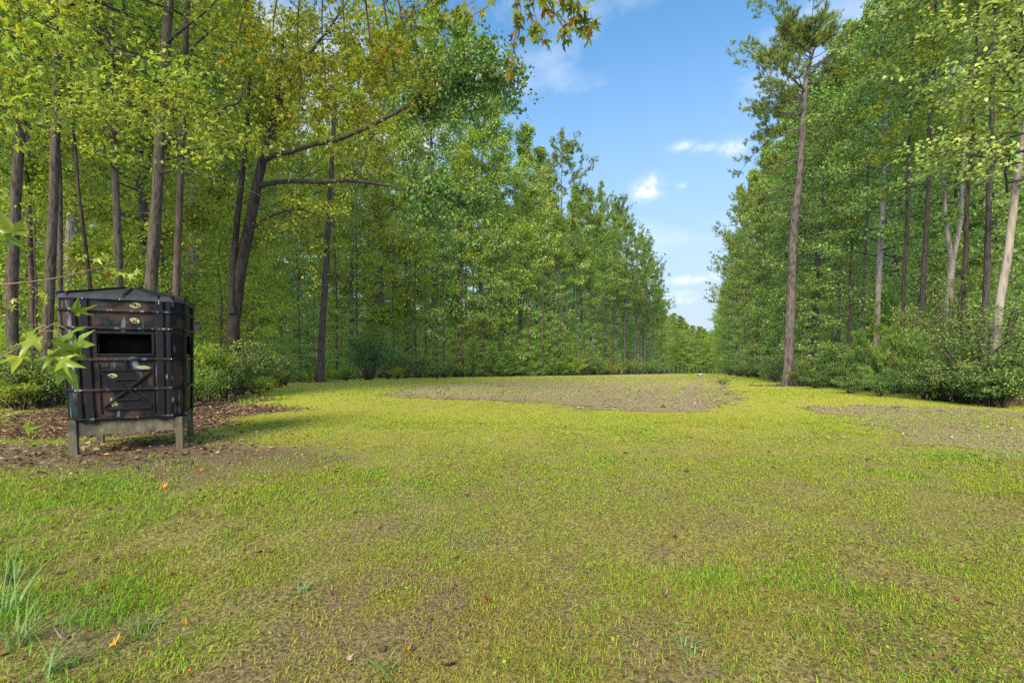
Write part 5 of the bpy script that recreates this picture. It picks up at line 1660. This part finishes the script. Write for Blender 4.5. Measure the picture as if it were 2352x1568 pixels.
for a in ((937, 1515, 36, ORANGE, .6, 'glowing orange curled leaf near the bottom of the lawn', 0), (1120, 1397, 34, DEADLEAF, .97, 'russet curled leaf with split lobes in the worn grass', 1),
          (1529, 1386, 34, DEADLEAF, .72, 'tan lobed leaf standing up in the lawn', 2), (1550, 1246, 22, DEADLEAF, .5, 'small brown leaf above the tan lobed one', 3),
          (1038, 1546, 44, DEADLEAF, .25, 'dark purple brown crumpled leaf at the bottom edge', 0), (1112, 1506, 22, ORANGE, .9, 'small bright orange leaf beside the dark crumpled one', 3),
          (262, 1485, 34, ORANGE, .3, 'long orange leaf among the rough grass', 1), (158, 1475, 60, DEADLEAF, .86, 'large pinkish tan leaf in the bottom corner grass', 2),
          (430, 1550, 24, ORANGE, .7, 'orange leaf at the bottom edge under the rough grass', 0), (238, 1354, 26, DEADLEAF, .97, 'rust red leaf lying in rough grass below the blind', 3),
          (1811, 1015, 12, ORANGE, .1, 'tiny red orange leaf alone far out on the lawn', 1), (2036, 1330, 20, ORANGE, .5, 'small orange leaf on the lawn toward the bare plot', 2),
          (2196, 1391, 20, DEADLEAF, .97, 'small rusty leaf near the green weed patch', 0), (766, 1373, 22, DEADLEAF, .2, 'dark red brown leaf at the side of the worn patch', 2),
          (426, 1438, 24, ORANGE, .95, 'pointed amber leaf between grass tufts', 3), (940, 1336, 20, DEADLEAF, .9, 'pale straw coloured leaf in the middle of the lawn', 1),
          (800, 1527, 22, DEADLEAF, .88, 'pale buff leaf near the bottom of the lawn', 3), (460, 1083, 16, ORANGE, .4, 'small orange leaf on the bare dirt in front of the blind', 0), (378, 1122, 20, ORANGE, .8, 'golden leaf in the grass below the blind legs', 2), (1130, 1190, 14, DEADLEAF, .9, 'faint pale leaf in the upper middle of the lawn', 1)):
    fallen(*a)


def weed(px, py, n, R0, L, label, seed, up=.35):
    r = np.random.default_rng(seed); b = gp(px, py)
    t = thing('weed_patch', label, 'weed', (float(b[0]), float(b[1]), float(zg(b[0], b[1]))), 0, 1., 'broadleaf weeds in the lawn')
    rr = R0 * np.sqrt(r.random(n)); th = r.uniform(0, 6.28, n)
    x, y = rr * np.cos(th) * 1.5, rr * np.sin(th)
    k = fbm(x * 9 + px, y * 9, seed, 3) > .4; x, y, th = x[k], y[k], th[k]; n = len(x)
    zz = zg(b[0] + x, b[1] + y) - zg(b[0], b[1])
    g = Geo(); h = r.uniform(.01, .05, n)
    ta = r.uniform(0, 6.28, n)
    L = L * .62
    leaves(g, np.stack([x, y, zz + h * .7], -1), np.stack([np.cos(ta), np.sin(ta), r.normal(up, .25, n)], -1), r.normal(0, .35, (n, 3)) + [0, 0, 1], L * r.uniform(.6, 1.3, n), L * .5 * r.uniform(.7, 1.2, n), r.random(n), 'h')
    tag(link('leaves', g.mesh('leaves', WEED), t), kind='stuff')


for i, a in enumerate(((2050, 1440, 900, .36, .03, 'largest bright green weed patch in the bottom corner of the lawn'), (2180, 1510, 700, .3, .03, 'bright weed patch just below the largest one'), (2330, 1230, 260, .3, .035, 'weed patch cut by the picture edge'),
                       (1010, 1300, 160, .16, .03, 'loose weed patch in the middle of the lawn'), (905, 1375, 90, .1, .035, 'small pale weed rosette beside the worn patch'), (1345, 1300, 150, .18, .03, 'weed patch below the middle of the lawn'),
                       (1255, 1540, 160, .13, .025, 'weed patch at the bottom edge, middle'), (520, 1065, 260, .5, .035, 'green weeds along the edge of the bare dirt'), (240, 1130, 420, .55, .035, 'green weeds in front of the blind legs'),
                       (1870, 1290, 160, .25, .03, 'weed patch on the open lawn toward the bare plot'), (60, 1230, 300, .5, .04, 'weeds near the picture edge below the blind'), (560, 1470, 160, .2, .03, 'weeds in the rough grass near the bottom'))):
    weed(*a, 700 + i)


def tuft(px, py, n, h, label, seed, arch=1.):
    r = np.random.default_rng(seed); b = gp(px, py)
    t = thing('grass_tuft', label, 'grass tuft', (float(b[0]), float(b[1]), float(zg(b[0], b[1]))), 0, 1., 'long grass tufts')
    g = Geo()
    for i in range(n):
        th = r.uniform(0, 6.28); hh = h * r.uniform(.5, 1.2); d = np.array([math.cos(th), math.sin(th), 0]); s = np.array([-d[1], d[0], 0]); o = r.normal(0, .025, 3) * [1, 1, 0]
        u_ = np.linspace(0, 1, 7); ou = hh * arch * r.uniform(.5, 1.9)
        c = o + d * (u_ ** 1.5 * ou)[:, None] + np.array([0, 0, 1]) * (hh * (u_ - .55 * u_ ** 2.4))[:, None]
        w = .003 * (1 - u_ ** 2 * .95)
        V = np.concatenate([c - s * w[:, None], c + s * w[:, None]])
        k = np.arange(6); g.add(V, [np.stack([k, k + 7, k + 8, k + 1], -1)], float(r.uniform(.5, 1)))
    tag(link('blades', g.mesh('blades', TUFT), t), kind='stuff')


for i, a in enumerate(((20, 1330, 26, .42, 'long arching blue green grass tuft at the picture edge'), (40, 1475, 30, .34, 'arching grass tuft in the bottom corner'), (120, 1540, 24, .2, 'short grass tuft at the bottom edge'), (30, 1400, 16, .4, 'thin arching tuft between the two corner tufts'),
                       (140, 1110, 14, .22, 'upright grass tuft in front of the blind leg'), (170, 1120, 10, .3, 'taller thin grass tuft in front of the blind'), (260, 1130, 9, .16, 'small tuft on the dirt by the blind'), (330, 1440, 20, .13, 'bright tuft in the rough grass'), (690, 1360, 22, .1, 'bright low tuft left of the worn patch'), (1580, 1500, 18, .09, 'low tuft at the bottom toward the weeds'), (880, 1545, 16, .08, 'low tuft at the bottom by the orange leaf'))):
    tuft(*a, 800 + i)
